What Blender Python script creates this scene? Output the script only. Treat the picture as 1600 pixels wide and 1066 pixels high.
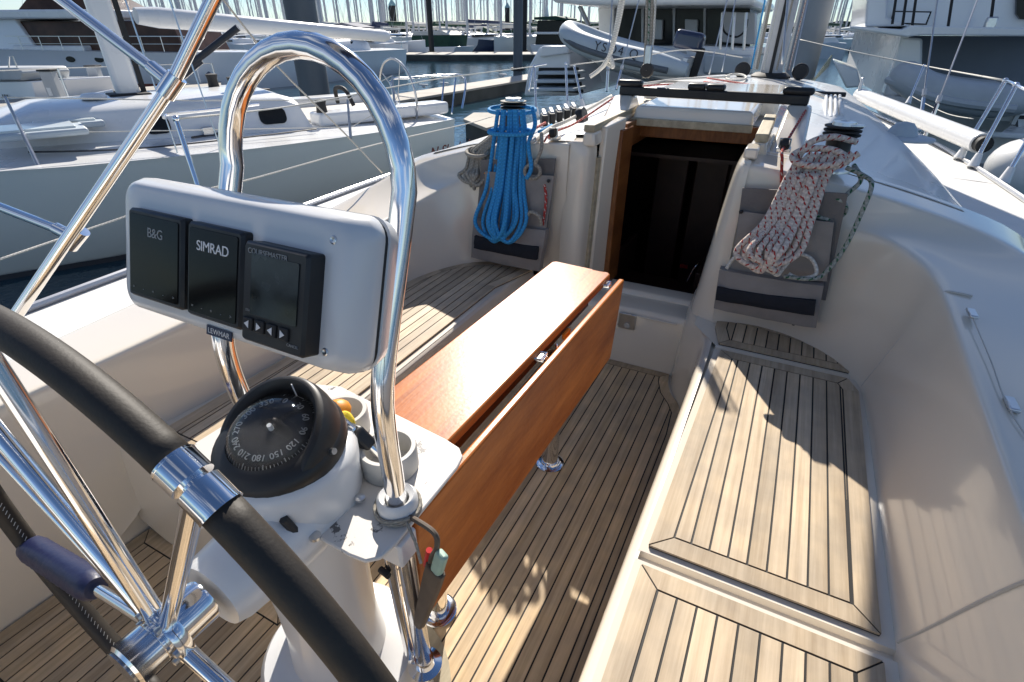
import bpy, bmesh, math, random
from mathutils import Vector, Matrix
R = math.radians
random.seed(7)
S = bpy.context.scene
for o in list(bpy.data.objects): bpy.data.objects.remove(o)

# ------------------------------------------------------------------ camera
FPX = 820.0
PIT = math.atan(485 / FPX)
AZ = math.atan(485 / (FPX * math.cos(PIT) + 485 * math.sin(PIT)))
CAM = Vector((0.35, 0.0, 1.5))
_fh = Vector((-math.sin(AZ), math.cos(AZ), 0)); _r = Vector((math.cos(AZ), math.sin(AZ), 0))
_F = _fh * math.cos(PIT) + Vector((0, 0, -math.sin(PIT))); _U = _fh * math.sin(PIT) + Vector((0, 0, math.cos(PIT)))
cd = bpy.data.cameras.new('camera'); cam = bpy.data.objects.new('camera', cd); S.collection.objects.link(cam)
cd.sensor_width = 36; cd.lens = 36 * FPX / 1600; cd.clip_end = 3000; cd.clip_start = 0.02
cam.matrix_world = Matrix(((_r.x, _U.x, -_F.x, CAM.x), (_r.y, _U.y, -_F.y, CAM.y), (_r.z, _U.z, -_F.z, CAM.z), (0, 0, 0, 1)))
S.camera = cam

def ray(x, y): return _F + _r * ((x - 800) / FPX) - _U * ((y - 533) / FPX)
def P(x, y, ax, v):          # a measured point of the photograph brought to a known plane of the boat
    d = ray(x, y); i = 'xyz'.index(ax); t = (v - CAM[i]) / d[i]
    return CAM + d * t
def D(x, y, t): return CAM + ray(x, y) * t

# ------------------------------------------------------------------ light
SUN_AZ, SUN_EL = R(26), R(35.5)
w = bpy.data.worlds.new('World'); S.world = w; w.use_nodes = True
nt = w.node_tree; bg = nt.nodes['Background']
sky = nt.nodes.new('ShaderNodeTexSky'); sky.sky_type = 'NISHITA'; sky.sun_disc = False
sky.sun_elevation = SUN_EL; sky.sun_rotation = -SUN_AZ; sky.air_density = 0.9; sky.dust_density = 0.1; sky.ozone_density = 1.6
# thin cloud in the sky
tc = nt.nodes.new('ShaderNodeTexCoord'); mp = nt.nodes.new('ShaderNodeMapping'); mp.inputs['Scale'].default_value = (1, 1, 3.5)
ns = nt.nodes.new('ShaderNodeTexNoise'); ns.inputs['Scale'].default_value = 2.2; ns.inputs['Detail'].default_value = 7
cr = nt.nodes.new('ShaderNodeValToRGB'); cr.color_ramp.elements[0].position = .50; cr.color_ramp.elements[1].position = .72
mx = nt.nodes.new('ShaderNodeMix'); mx.data_type = 'RGBA'; mx.inputs['B'].default_value = (9.5, 9.8, 10.2, 1)
nt.links.new(tc.outputs['Generated'], mp.inputs[0]); nt.links.new(mp.outputs[0], ns.inputs[0]); nt.links.new(ns.outputs[0], cr.inputs[0])
ml = nt.nodes.new('ShaderNodeMath'); ml.operation = 'MULTIPLY'; ml.inputs[1].default_value = .75
nt.links.new(cr.outputs[0], ml.inputs[0]); nt.links.new(ml.outputs[0], mx.inputs['Factor'])
tint = nt.nodes.new('ShaderNodeMix'); tint.data_type = 'RGBA'; tint.blend_type = 'MULTIPLY'; tint.inputs['Factor'].default_value = 1; tint.inputs['B'].default_value = (.80, .96, 1.16, 1)
nt.links.new(sky.outputs[0], tint.inputs['A']); nt.links.new(tint.outputs['Result'], mx.inputs['A']); nt.links.new(mx.outputs['Result'], bg.inputs[0]); bg.inputs[1].default_value = .062
ld = bpy.data.lights.new('sun', 'SUN'); ld.energy = 4.9; ld.angle = R(.53); ld.color = (1, .93, .83)
lo = bpy.data.objects.new('sun', ld); S.collection.objects.link(lo)
sd = Vector((-math.sin(SUN_AZ) * math.cos(SUN_EL), math.cos(SUN_AZ) * math.cos(SUN_EL), math.sin(SUN_EL)))
lo.rotation_euler = (-sd).to_track_quat('-Z', 'Y').to_euler()
lo.location = (0, 0, 30)
S.view_settings.view_transform = 'Standard'; S.view_settings.look = 'None'; S.view_settings.gamma = 1
S.view_settings.use_curve_mapping = False; S.view_settings.exposure = 0.68
S.render.engine = 'CYCLES'; S.cycles.max_bounces = 8; S.cycles.glossy_bounces = 5; S.cycles.transparent_max_bounces = 8
S.render.resolution_x = 1024; S.render.resolution_y = 682

# ------------------------------------------------------------------ materials
def mat(name, col, rough=.5, metal=0, spec=None, coat=0, noise=0, nscale=8, bump=0, bscale=40, trans=0, stretch=(1, 1, 1), rnoise=0, emis=0):
    m = bpy.data.materials.new(name); m.use_nodes = True; t = m.node_tree; b = t.nodes['Principled BSDF']
    b.inputs['Base Color'].default_value = (*col, 1); b.inputs['Roughness'].default_value = rough; b.inputs['Metallic'].default_value = metal
    if spec is not None: b.inputs['Specular IOR Level'].default_value = spec
    b.inputs['Coat Weight'].default_value = coat; b.inputs['Coat Roughness'].default_value = .06
    b.inputs['Transmission Weight'].default_value = trans
    tcn = t.nodes.new('ShaderNodeTexCoord'); mpn = t.nodes.new('ShaderNodeMapping'); mpn.inputs['Scale'].default_value = stretch
    t.links.new(tcn.outputs['Object'], mpn.inputs[0])
    n = t.nodes.new('ShaderNodeTexNoise'); n.inputs['Scale'].default_value = nscale; n.inputs['Detail'].default_value = 6
    t.links.new(mpn.outputs[0], n.inputs[0])
    if noise:
        mr = t.nodes.new('ShaderNodeMapRange'); mr.inputs[1].default_value = .3; mr.inputs[2].default_value = .7
        mr.inputs[3].default_value = 1 - noise; mr.inputs[4].default_value = 1 + noise * .6
        mm = t.nodes.new('ShaderNodeMix'); mm.data_type = 'RGBA'; mm.blend_type = 'MULTIPLY'; mm.inputs['Factor'].default_value = 1
        mm.inputs['A'].default_value = (*col, 1)
        t.links.new(n.outputs[0], mr.inputs[0]); t.links.new(mr.outputs[0], mm.inputs['B']); t.links.new(mm.outputs['Result'], b.inputs['Base Color'])
    if rnoise:
        mr2 = t.nodes.new('ShaderNodeMapRange'); mr2.inputs[1].default_value = .35; mr2.inputs[2].default_value = .7
        mr2.inputs[3].default_value = rough; mr2.inputs[4].default_value = rough + rnoise
        t.links.new(n.outputs[0], mr2.inputs[0]); t.links.new(mr2.outputs[0], b.inputs['Roughness'])
    if bump:
        n2 = t.nodes.new('ShaderNodeTexNoise'); n2.inputs['Scale'].default_value = bscale; n2.inputs['Detail'].default_value = 4
        t.links.new(mpn.outputs[0], n2.inputs[0])
        bp = t.nodes.new('ShaderNodeBump'); bp.inputs['Strength'].default_value = bump; bp.inputs['Distance'].default_value = .01
        t.links.new(n2.outputs[0], bp.inputs['Height']); t.links.new(bp.outputs[0], b.inputs['Normal'])
    if emis: b.inputs['Emission Color'].default_value = (*col, 1); b.inputs['Emission Strength'].default_value = emis
    return m

def teak_mat(name, a, bcol, caulk=False):
    m = bpy.data.materials.new(name); m.use_nodes = True; t = m.node_tree; b = t.nodes['Principled BSDF']; L = t.links.new
    tcn = t.nodes.new('ShaderNodeTexCoord'); geo = t.nodes.new('ShaderNodeNewGeometry')
    mpn = t.nodes.new('ShaderNodeMapping'); mpn.inputs['Scale'].default_value = (60, 2.2, 60)
    off = t.nodes.new('ShaderNodeCombineXYZ'); mo = t.nodes.new('ShaderNodeMath'); mo.operation = 'MULTIPLY'; mo.inputs[1].default_value = 37
    L(geo.outputs['Random Per Island'], mo.inputs[0]); L(mo.outputs[0], off.inputs[0]); L(mo.outputs[0], off.inputs[1])
    ad = t.nodes.new('ShaderNodeVectorMath'); L(tcn.outputs['Object'], ad.inputs[0]); L(off.outputs[0], ad.inputs[1]); L(ad.outputs[0], mpn.inputs[0])
    n = t.nodes.new('ShaderNodeTexNoise'); n.inputs['Scale'].default_value = 1; n.inputs['Detail'].default_value = 8; n.inputs['Roughness'].default_value = .65
    L(mpn.outputs[0], n.inputs[0])
    n3 = t.nodes.new('ShaderNodeTexNoise'); n3.inputs['Scale'].default_value = 9; n3.inputs['Detail'].default_value = 5; L(tcn.outputs['Object'], n3.inputs[0])
    c = t.nodes.new('ShaderNodeValToRGB'); c.color_ramp.elements[0].color = (*a, 1); c.color_ramp.elements[1].color = (*bcol, 1)
    c.color_ramp.elements[0].position = .3; c.color_ramp.elements[1].position = .7
    L(n.outputs[0], c.inputs[0])
    hs = t.nodes.new('ShaderNodeHueSaturation'); L(c.outputs[0], hs.inputs['Color'])
    v1 = t.nodes.new('ShaderNodeMapRange'); v1.inputs[3].default_value = .76; v1.inputs[4].default_value = 1.16; L(geo.outputs['Random Per Island'], v1.inputs[0])
    v2 = t.nodes.new('ShaderNodeMapRange'); v2.inputs[1].default_value = .35; v2.inputs[2].default_value = .65; v2.inputs[3].default_value = .84; v2.inputs[4].default_value = 1.08; L(n3.outputs[0], v2.inputs[0])
    mu = t.nodes.new('ShaderNodeMath'); mu.operation = 'MULTIPLY'; L(v1.outputs[0], mu.inputs[0]); L(v2.outputs[0], mu.inputs[1]); L(mu.outputs[0], hs.inputs['Value'])
    sv = t.nodes.new('ShaderNodeMapRange'); sv.inputs[3].default_value = .8; sv.inputs[4].default_value = 1.15; L(n3.outputs[0], sv.inputs[0]); L(sv.outputs[0], hs.inputs['Saturation'])
    L(hs.outputs[0], b.inputs['Base Color']); b.inputs['Roughness'].default_value = .62; b.inputs['Specular IOR Level'].default_value = .35
    bp = t.nodes.new('ShaderNodeBump'); bp.inputs['Strength'].default_value = .25; bp.inputs['Distance'].default_value = .002
    L(n.outputs[0], bp.inputs['Height']); L(bp.outputs[0], b.inputs['Normal'])
    return m

def varnish_mat(name, a, bcol, rough=.2, coat=.8):
    m = bpy.data.materials.new(name); m.use_nodes = True; t = m.node_tree; b = t.nodes['Principled BSDF']; L = t.links.new
    tcn = t.nodes.new('ShaderNodeTexCoord'); mpn = t.nodes.new('ShaderNodeMapping'); mpn.inputs['Scale'].default_value = (45, 1.6, 12); L(tcn.outputs['Object'], mpn.inputs[0])
    n = t.nodes.new('ShaderNodeTexNoise'); n.inputs['Scale'].default_value = 1; n.inputs['Detail'].default_value = 9; n.inputs['Roughness'].default_value = .7; L(mpn.outputs[0], n.inputs[0])
    c = t.nodes.new('ShaderNodeValToRGB'); c.color_ramp.elements[0].color = (*a, 1); c.color_ramp.elements[1].color = (*bcol, 1)
    c.color_ramp.elements[0].position = .33; c.color_ramp.elements[1].position = .66
    L(n.outputs[0], c.inputs[0]); L(c.outputs[0], b.inputs['Base Color'])
    n2 = t.nodes.new('ShaderNodeTexNoise'); n2.inputs['Scale'].default_value = 90; n2.inputs['Detail'].default_value = 5; L(tcn.outputs['Object'], n2.inputs[0])
    mr = t.nodes.new('ShaderNodeMapRange'); mr.inputs[3].default_value = rough * .7; mr.inputs[4].default_value = rough * 1.5; L(n2.outputs[0], mr.inputs[0]); L(mr.outputs[0], b.inputs['Roughness'])
    b.inputs['Coat Weight'].default_value = coat; b.inputs['Coat Roughness'].default_value = .28; b.inputs['Specular IOR Level'].default_value = .12
    bp = t.nodes.new('ShaderNodeBump'); bp.inputs['Strength'].default_value = .12; bp.inputs['Distance'].default_value = .002
    L(n2.outputs[0], bp.inputs['Height']); L(bp.outputs[0], b.inputs['Normal']); L(bp.outputs[0], b.inputs['Coat Normal'])
    return m

def rope_mat(name, col, fleck=None, twist=60, fl=.32):
    """braided rope: u runs along the rope in metres, v round it"""
    m = bpy.data.materials.new(name); m.use_nodes = True; t = m.node_tree; b = t.nodes['Principled BSDF']; L = t.links.new
    uv = t.nodes.new('ShaderNodeUVMap'); sp = t.nodes.new('ShaderNodeSeparateXYZ'); L(uv.outputs[0], sp.inputs[0])
    def math_(op, a, bb):
        q = t.nodes.new('ShaderNodeMath'); q.operation = op
        for i, x in enumerate((a, bb)):
            if isinstance(x, (int, float)): q.inputs[i].default_value = x
            elif x is not None: L(x, q.inputs[i])
        return q.outputs[0]
    u = math_('MULTIPLY', sp.outputs[0], twist); v = math_('MULTIPLY', sp.outputs[1], 2)
    s1 = math_('FRACT', math_('ADD', u, v), None)
    s2 = math_('FRACT', math_('SUBTRACT', u, v), None)
    h1 = math_('ABSOLUTE', math_('SUBTRACT', s1, .5), None); h2 = math_('ABSOLUTE', math_('SUBTRACT', s2, .5), None)
    h = math_('MAXIMUM', h1, h2)
    bp = t.nodes.new('ShaderNodeBump'); bp.inputs['Strength'].default_value = .8; bp.inputs['Distance'].default_value = .002
    L(h, bp.inputs['Height']); L(bp.outputs[0], b.inputs['Normal'])
    b.inputs['Roughness'].default_value = .75; b.inputs['Specular IOR Level'].default_value = .2
    dk = t.nodes.new('ShaderNodeMapRange'); dk.inputs[1].default_value = 0; dk.inputs[2].default_value = .5; dk.inputs[3].default_value = 1.12; dk.inputs[4].default_value = .72
    L(h, dk.inputs[0])
    base = t.nodes.new('ShaderNodeMix'); base.data_type = 'RGBA'; base.inputs['A'].default_value = (*col, 1); base.inputs['B'].default_value = (*(fleck or col), 1)
    if fleck:
        f1 = math_('FRACT', math_('ADD', math_('MULTIPLY', sp.outputs[0], twist * .45), math_('MULTIPLY', sp.outputs[1], 2)), None)
        f2 = math_('FRACT', math_('MULTIPLY', sp.outputs[0], twist * .9), None)
        L(math_('MULTIPLY', math_('LESS_THAN', f1, fl), math_('LESS_THAN', f2, .62)), base.inputs['Factor'])
    else: base.inputs['Factor'].default_value = 0
    mm = t.nodes.new('ShaderNodeMix'); mm.data_type = 'RGBA'; mm.blend_type = 'MULTIPLY'; mm.inputs['Factor'].default_value = 1
    L(base.outputs['Result'], mm.inputs['A']); L(dk.outputs[0], mm.inputs['B']); L(mm.outputs['Result'], b.inputs['Base Color'])
    return m

M = dict(
 gel=mat('gelcoat_cream', (.75, .68, .57), .16, coat=.6, noise=.0, nscale=3, rnoise=.06),
 gelw=mat('gelcoat_white', (.78, .78, .77), .25, coat=.4, noise=.015, nscale=2.5, rnoise=.1),
 paint=mat('white_paint', (.66, .66, .655), .3, coat=.3, noise=.04, nscale=4),
 grip=mat('nonskid_deck', (.76, .75, .72), .6, bump=.3, bscale=220, noise=.05, nscale=6),
 teak=teak_mat('weathered_teak', (.43, .325, .21), (.65, .525, .37)),
 teaks=teak_mat('sole_teak', (.45, .32, .18), (.68, .51, .32)),
 caulk=mat('black_caulk', (.012, .011, .01), .6),
 teakw=mat('bare_teak_trim', (.42, .36, .25), .65, noise=.25, nscale=3, stretch=(12, 1, 12), bump=.2),
 varn=varnish_mat('varnished_teak', (.30, .075, .016), (.60, .20, .045), .34, .20),
 maho=varnish_mat('companion_wood', (.13, .04, .012), (.26, .10, .03), .35, .3),
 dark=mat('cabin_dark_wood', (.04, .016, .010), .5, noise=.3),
 ss=mat('polished_stainless', (.82, .82, .83), .07, 1, rnoise=.06, nscale=20),
 ssb=mat('brushed_stainless', (.62, .62, .62), .28, 1, noise=.1, nscale=30),
 alu=mat('anodised_aluminium', (.55, .56, .58), .38, .9, noise=.08, nscale=12),
 alug=mat('painted_aluminium', (.52, .53, .55), .4, noise=.08, nscale=6),
 black=mat('black_plastic', (.012, .012, .013), .38, noise=.2, nscale=15, rnoise=.2),
 blackm=mat('matt_black', (.02, .02, .021), .7, noise=.2, nscale=10),
 screen=mat('dark_display_glass', (.004, .005, .006), .12, spec=.18, rnoise=.1),
 lcd=mat('lcd_panel', (.028, .038, .040), .12, spec=.35, noise=.7, nscale=22, rnoise=.2),
 leather=mat('dark_leather', (.022, .017, .012), .62, noise=.3, nscale=40, bump=.06, bscale=300),
 navy=mat('navy_rubber', (.008, .012, .05), .45, bump=.2),
 navycloth=mat('navy_cloth', (.010, .013, .021), .85, noise=.2, nscale=60),
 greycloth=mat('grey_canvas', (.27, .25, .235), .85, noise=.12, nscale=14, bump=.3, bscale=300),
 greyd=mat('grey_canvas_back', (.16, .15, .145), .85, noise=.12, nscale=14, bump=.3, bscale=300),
 blue=rope_mat('blue_rope', (.05, .33, .68)),
 grey=rope_mat('grey_rope', (.36, .33, .28)),
 white=rope_mat('white_rope', (.7, .68, .62)),
 redf=rope_mat('red_fleck_rope', (.66, .57, .50), (.40, .04, .035), 60, .22),
 greenf=rope_mat('green_fleck_rope', (.34, .36, .33), (.03, .12, .06)),
 red=rope_mat('red_rope', (.48, .06, .05), (.6, .5, .45), 60, .3),
 yellow=mat('yellow_sponge', (.75, .55, .03), .8, noise=.2, nscale=20, bump=.4),
 orange=mat('orange_plastic', (.75, .28, .02), .5, noise=.15, nscale=20),
 green=mat('pale_green_plastic', (.32, .46, .38), .5, noise=.12, nscale=30),
 redp=mat('red_plastic', (.55, .02, .02), .4),
 brown=mat('brown_leather', (.10, .075, .055), .65, noise=.25, nscale=25),
 label=mat('print_white', (.75, .75, .75), .5),
 labeld=mat('print_dim', (.28, .29, .29), .5),
 badge=mat('navy_badge', (.01, .02, .06), .4),
 cupin=mat('worn_grey_paint', (.50, .48, .44), .5, noise=.1),
 glass=mat('dark_tinted_glass', (.010, .012, .014), .14, spec=.22, rnoise=.1),
 glassb=mat('brown_cabin_glass', (.085, .042, .024), .3, spec=.25, noise=.5, nscale=1.5),
 hullw=mat('white_hull', (.80, .81, .82), .2, coat=.4, noise=.03, nscale=.8),
 hullg=mat('pale_grey_hull', (.70, .75, .73), .22, coat=.4, noise=.03, nscale=.7),
 hullb=mat('navy_hull', (.02, .03, .07), .25, coat=.4),
 boot=mat('dark_boot_stripe', (.02, .022, .03), .4),
 antif=mat('red_antifoul', (.16, .03, .02), .7),
 tarpg=mat('green_tarp', (.012, .055, .035), .8, noise=.3, nscale=2),
 tarpb=mat('blue_tarp', (.03, .045, .10), .75, noise=.2, nscale=1.5),
 sail=mat('sail_cloth', (.62, .61, .57), .8, noise=.1, nscale=2),
 hyp=mat('grey_hypalon', (.47, .49, .50), .5, noise=.08, nscale=3),
 hypl=mat('light_hypalon', (.46, .52, .56), .5, noise=.06, nscale=3),
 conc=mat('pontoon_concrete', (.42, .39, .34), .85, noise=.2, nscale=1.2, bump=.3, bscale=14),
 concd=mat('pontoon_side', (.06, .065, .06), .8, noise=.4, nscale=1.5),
 pile=mat('pile_steel_grey', (.115, .13, .145), .55, noise=.25, nscale=1.4, stretch=(1, 1, .3)),
 pilel=mat('galvanised_pile', (.33, .35, .37), .5, noise=.2, nscale=1.2, stretch=(1, 1, .3)),
 pilec=mat('pile_cap_teal', (.25, .42, .45), .5),
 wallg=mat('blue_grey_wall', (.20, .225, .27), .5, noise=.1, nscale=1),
 hill=mat('far_trees', (.035, .055, .035), .9, noise=.5, nscale=.08),
)
# worn shelf paint: grey bare patches on a white plate
def worn():
    m = mat('worn_shelf_paint', (.66, .62, .57), .4); t = m.node_tree; b = t.nodes['Principled BSDF']; L = t.links.new
    tcn = t.nodes.new('ShaderNodeTexCoord'); n = t.nodes.new('ShaderNodeTexNoise'); n.inputs['Scale'].default_value = 16; n.inputs['Detail'].default_value = 10; n.inputs['Roughness'].default_value = .7
    L(tcn.outputs['Object'], n.inputs[0]); c = t.nodes.new('ShaderNodeValToRGB')
    c.color_ramp.elements[0].position = .58; c.color_ramp.elements[0].color = (.66, .62, .57, 1); c.color_ramp.elements[1].position = .605; c.color_ramp.elements[1].color = (.13, .12, .115, 1)
    L(n.outputs[0], c.inputs[0]); L(c.outputs[0], b.inputs['Base Color']); return m
M['worn'] = worn()
def watermat():
    m = bpy.data.materials.new('harbour_water'); m.use_nodes = True; t = m.node_tree; b = t.nodes['Principled BSDF']; L = t.links.new
    b.inputs['Base Color'].default_value = (.016, .05, .075, 1); b.inputs['Roughness'].default_value = .06; b.inputs['IOR'].default_value = 1.33
    b.inputs['Specular IOR Level'].default_value = .6
    tcn = t.nodes.new('ShaderNodeTexCoord')
    n = t.nodes.new('ShaderNodeTexNoise'); n.inputs['Scale'].default_value = 1.6; n.inputs['Detail'].default_value = 5; L(tcn.outputs['Object'], n.inputs[0])
    n2 = t.nodes.new('ShaderNodeTexNoise'); n2.inputs['Scale'].default_value = 7; n2.inputs['Detail'].default_value = 3; L(tcn.outputs['Object'], n2.inputs[0])
    a = t.nodes.new('ShaderNodeMath'); a.operation = 'MULTIPLY_ADD'; a.inputs[1].default_value = .3; L(n2.outputs[0], a.inputs[0]); L(n.outputs[0], a.inputs[2])
    bp = t.nodes.new('ShaderNodeBump'); bp.inputs['Strength'].default_value = .32; bp.inputs['Distance'].default_value = .09
    L(a.outputs[0], bp.inputs['Height']); L(bp.outputs[0], b.inputs['Normal']); return m
M['water'] = watermat()

# ------------------------------------------------------------------ helpers
COL = S.collection
def tag(o, label=None, cat=None, group=None, kind=None):
    if label: o['label'] = label
    if cat: o['category'] = cat
    if group: o['group'] = group
    if kind: o['kind'] = kind
    return o
def thing(name, label, cat, loc=(0, 0, 0), rz=0, group=None):
    o = bpy.data.objects.new(name, None); COL.objects.link(o); o.location = loc; o.rotation_euler = (0, 0, rz)
    o.empty_display_size = .1
    return tag(o, label, cat, group)

class MB:
    def __init__(s): s.v = []; s.f = []; s.uv = {}
    def add(s, vs, fs):
        n = len(s.v); s.v += [tuple(v) for v in vs]; s.f += [tuple(i + n for i in f) for f in fs]; return s
    def box(s, c, d, rot=None):
        c = Vector(c); vs = []
        for x in (-.5, .5):
            for y in (-.5, .5):
                for z in (-.5, .5):
                    q = Vector((x * d[0], y * d[1], z * d[2]))
                    if rot is not None: q = rot @ q
                    vs.append(c + q)
        return s.add(vs, [(0, 1, 3, 2), (4, 6, 7, 5), (0, 4, 5, 1), (2, 3, 7, 6), (0, 2, 6, 4), (1, 5, 7, 3)])
    def hexa(s, b4, t4):
        return s.add(list(b4) + list(t4), [(3, 2, 1, 0), (4, 5, 6, 7), (0, 1, 5, 4), (1, 2, 6, 5), (2, 3, 7, 6), (3, 0, 4, 7)])
    def prism(s, poly, z0, z1):
        n = len(poly); vs = [(p[0], p[1], z0) for p in poly] + [(p[0], p[1], z1) for p in poly]
        return s.add(vs, [tuple(range(n))[::-1], tuple(range(n, 2 * n))] + [(i, (i + 1) % n, n + (i + 1) % n, n + i) for i in range(n)])
    def tube(s, pts, r, seg=10, closed=False, cap=True):
        pts = [Vector(p) for p in pts]; n = len(pts)
        rad = r if isinstance(r, (list, tuple)) else [r] * n
        base = len(s.v); T = []
        for i in range(n):
            a = pts[(i - 1) % n] if (closed or i > 0) else pts[i]; b = pts[(i + 1) % n] if (closed or i < n - 1) else pts[i]
            d = (b - a); T.append(d.normalized() if d.length > 1e-9 else Vector((0, 0, 1)))
        up = Vector((0, 0, 1)) if abs(T[0].z) < .9 else Vector((0, 1, 0))
        N = (up - T[0] * up.dot(T[0])).normalized(); L = 0
        ringsN = []
        for i in range(n):
            if i: 
                N = (N - T[i] * N.dot(T[i])); N = N.normalized() if N.length > 1e-6 else Vector((1, 0, 0)); L += (pts[i] - pts[i - 1]).length
            B = T[i].cross(N)
            for k in range(seg):
                a = 2 * math.pi * k / seg
                s.v.append(tuple(pts[i] + (N * math.cos(a) + B * math.sin(a)) * rad[i]))
            ringsN.append(L)
        tot = L + (pts[0] - pts[-1]).length
        for i in range(n if closed else n - 1):
            j = (i + 1) % n
            for k in range(seg):
                k2 = (k + 1) % seg
                s.uv[len(s.f)] = [(ringsN[i], k / seg), (ringsN[j] if j else tot, k / seg), (ringsN[j] if j else tot, (k + 1) / seg), (ringsN[i], (k + 1) / seg)]
                s.f.append((base + i * seg + k, base + j * seg + k, base + j * seg + k2, base + i * seg + k2))
        if cap and not closed:
            s.f.append(tuple(base + k for k in range(seg))); s.f.append(tuple(base + (n - 1) * seg + k for k in range(seg))[::-1])
        return s
    def lathe(s, prof, c=(0, 0, 0), seg=28, rot=None, ang=(0, 2 * math.pi), cap=True):
        c = Vector(c); full = abs(ang[1] - ang[0] - 2 * math.pi) < 1e-6; base = len(s.v); m = seg if full else seg + 1
        for (r, z) in prof:
            for k in range(m):
                a = ang[0] + (ang[1] - ang[0]) * k / seg; q = Vector((r * math.cos(a), r * math.sin(a), z))
                if rot is not None: q = rot @ q
                s.v.append(tuple(c + q))
        for i in range(len(prof) - 1):
            for k in range(seg):
                k2 = (k + 1) % m
                s.f.append((base + i * m + k, base + i * m + k2, base + (i + 1) * m + k2, base + (i + 1) * m + k))
        if cap and full:
            s.f.append(tuple(base + k for k in range(m))[::-1]); s.f.append(tuple(base + (len(prof) - 1) * m + k for k in range(m)))
        return s
    def grid(s, rows, close=False):
        n = len(s.v); c = len(rows[0])
        for r in rows: s.v += [tuple(p) for p in r]
        for i in range(len(rows) - 1):
            for k in range(c if close else c - 1):
                k2 = (k + 1) % c
                s.f.append((n + i * c + k, n + i * c + k2, n + (i + 1) * c + k2, n + (i + 1) * c + k))
        return s
    def sphere(s, c, r, seg=14, rings=8, sc=(1, 1, 1)):
        pr = [(max(1e-4, math.sin(math.pi * i / rings)) * r, -math.cos(math.pi * i / rings) * r) for i in range(rings + 1)]
        b = len(s.v); s.lathe(pr, (0, 0, 0), seg, cap=False); c = Vector(c)
        for i in range(b, len(s.v)):
            v = s.v[i]; s.v[i] = (c.x + v[0] * sc[0], c.y + v[1] * sc[1], c.z + v[2] * sc[2])
        return s
    def build(s, name, m, parent=None, smooth=True, bevel=0, sub=0, bseg=2, ang=40):
        me = bpy.data.meshes.new(name); me.from_pydata(s.v, [], s.f)
        if s.uv:
            uvl = me.uv_layers.new(name='UVMap')
            for fi, uvs in s.uv.items():
                p = me.polygons[fi]
                for li, q in zip(p.loop_indices, uvs): uvl.data[li].uv = q
        me.update()
        if not s.uv:
            bm = bmesh.new(); bm.from_mesh(me); bmesh.ops.recalc_face_normals(bm, faces=bm.faces); bm.to_mesh(me); bm.free()
        else:
            bm = bmesh.new(); bm.from_mesh(me); bmesh.ops.recalc_face_normals(bm, faces=bm.faces); bm.to_mesh(me); bm.free()
        o = bpy.data.objects.new(name, me); COL.objects.link(o); me.materials.append(m if not isinstance(m, str) else M[m])
        if smooth:
            for p in me.polygons: p.use_smooth = True
            try: me.set_sharp_from_angle(angle=R(ang))
            except Exception: pass
        if bevel:
            b = o.modifiers.new('bevel', 'BEVEL'); b.width = bevel; b.segments = bseg; b.limit_method = 'ANGLE'; b.angle_limit = R(35)
        if sub:
            q = o.modifiers.new('sub', 'SUBSURF'); q.levels = sub; q.render_levels = sub
        if parent is not None:
            o.parent = parent
        return o
def spline(pts, n=8, closed=False):
    pts = [Vector(p) for p in pts]; out = []; N = len(pts)
    rng = range(N if closed else N - 1)
    for i in rng:
        p0 = pts[(i - 1) % N] if (closed or i > 0) else pts[0]; p1 = pts[i]; p2 = pts[(i + 1) % N]; p3 = pts[(i + 2) % N] if (closed or i + 2 < N) else pts[-1]
        for k in range(n):
            t = k / n
            out.append(.5 * ((2 * p1) + (p2 - p0) * t + (2 * p0 - 5 * p1 + 4 * p2 - p3) * t * t + (3 * p1 - p0 - 3 * p2 + p3) * t ** 3))
    if not closed: out.append(pts[-1])
    return out
def local(o, root):
    """world-built mesh -> child of a root that stands at its base"""
    o.parent = root
    o.matrix_parent_inverse = Matrix.Translation(-Vector(root.location)) if not root.rotation_euler.z else (Matrix.Translation(root.location) @ root.rotation_euler.to_matrix().to_4x4()).inverted()
    return o
def pw(mb, name, m, root, **k): return local(mb.build(name, m, None, **k), root)
def text(name, body, m, root, origin, xdir, ydir, size, ext=.0006, spacing=1.0, align='LEFT', shear=0):
    cu = bpy.data.curves.new(name, 'FONT'); cu.body = body; cu.size = size; cu.extrude = ext; cu.space_character = spacing; cu.align_x = align; cu.shear = shear
    tmp = bpy.data.objects.new(name, cu); COL.objects.link(tmp); bpy.context.view_layer.update()
    me = bpy.data.meshes.new_from_object(tmp); bpy.data.objects.remove(tmp)
    x = Vector(xdir).normalized(); y = (Vector(ydir) - x * x.dot(Vector(ydir))).normalized(); z = x.cross(y)
    Mx = Matrix(((x.x, y.x, z.x, origin[0]), (x.y, y.y, z.y, origin[1]), (x.z, y.z, z.z, origin[2]), (0, 0, 0, 1)))
    me.transform(Mx); me.materials.clear(); me.materials.append(M[m]); o = bpy.data.objects.new(name, me); COL.objects.link(o)
    return local(o, root) if root is not None else o

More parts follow.
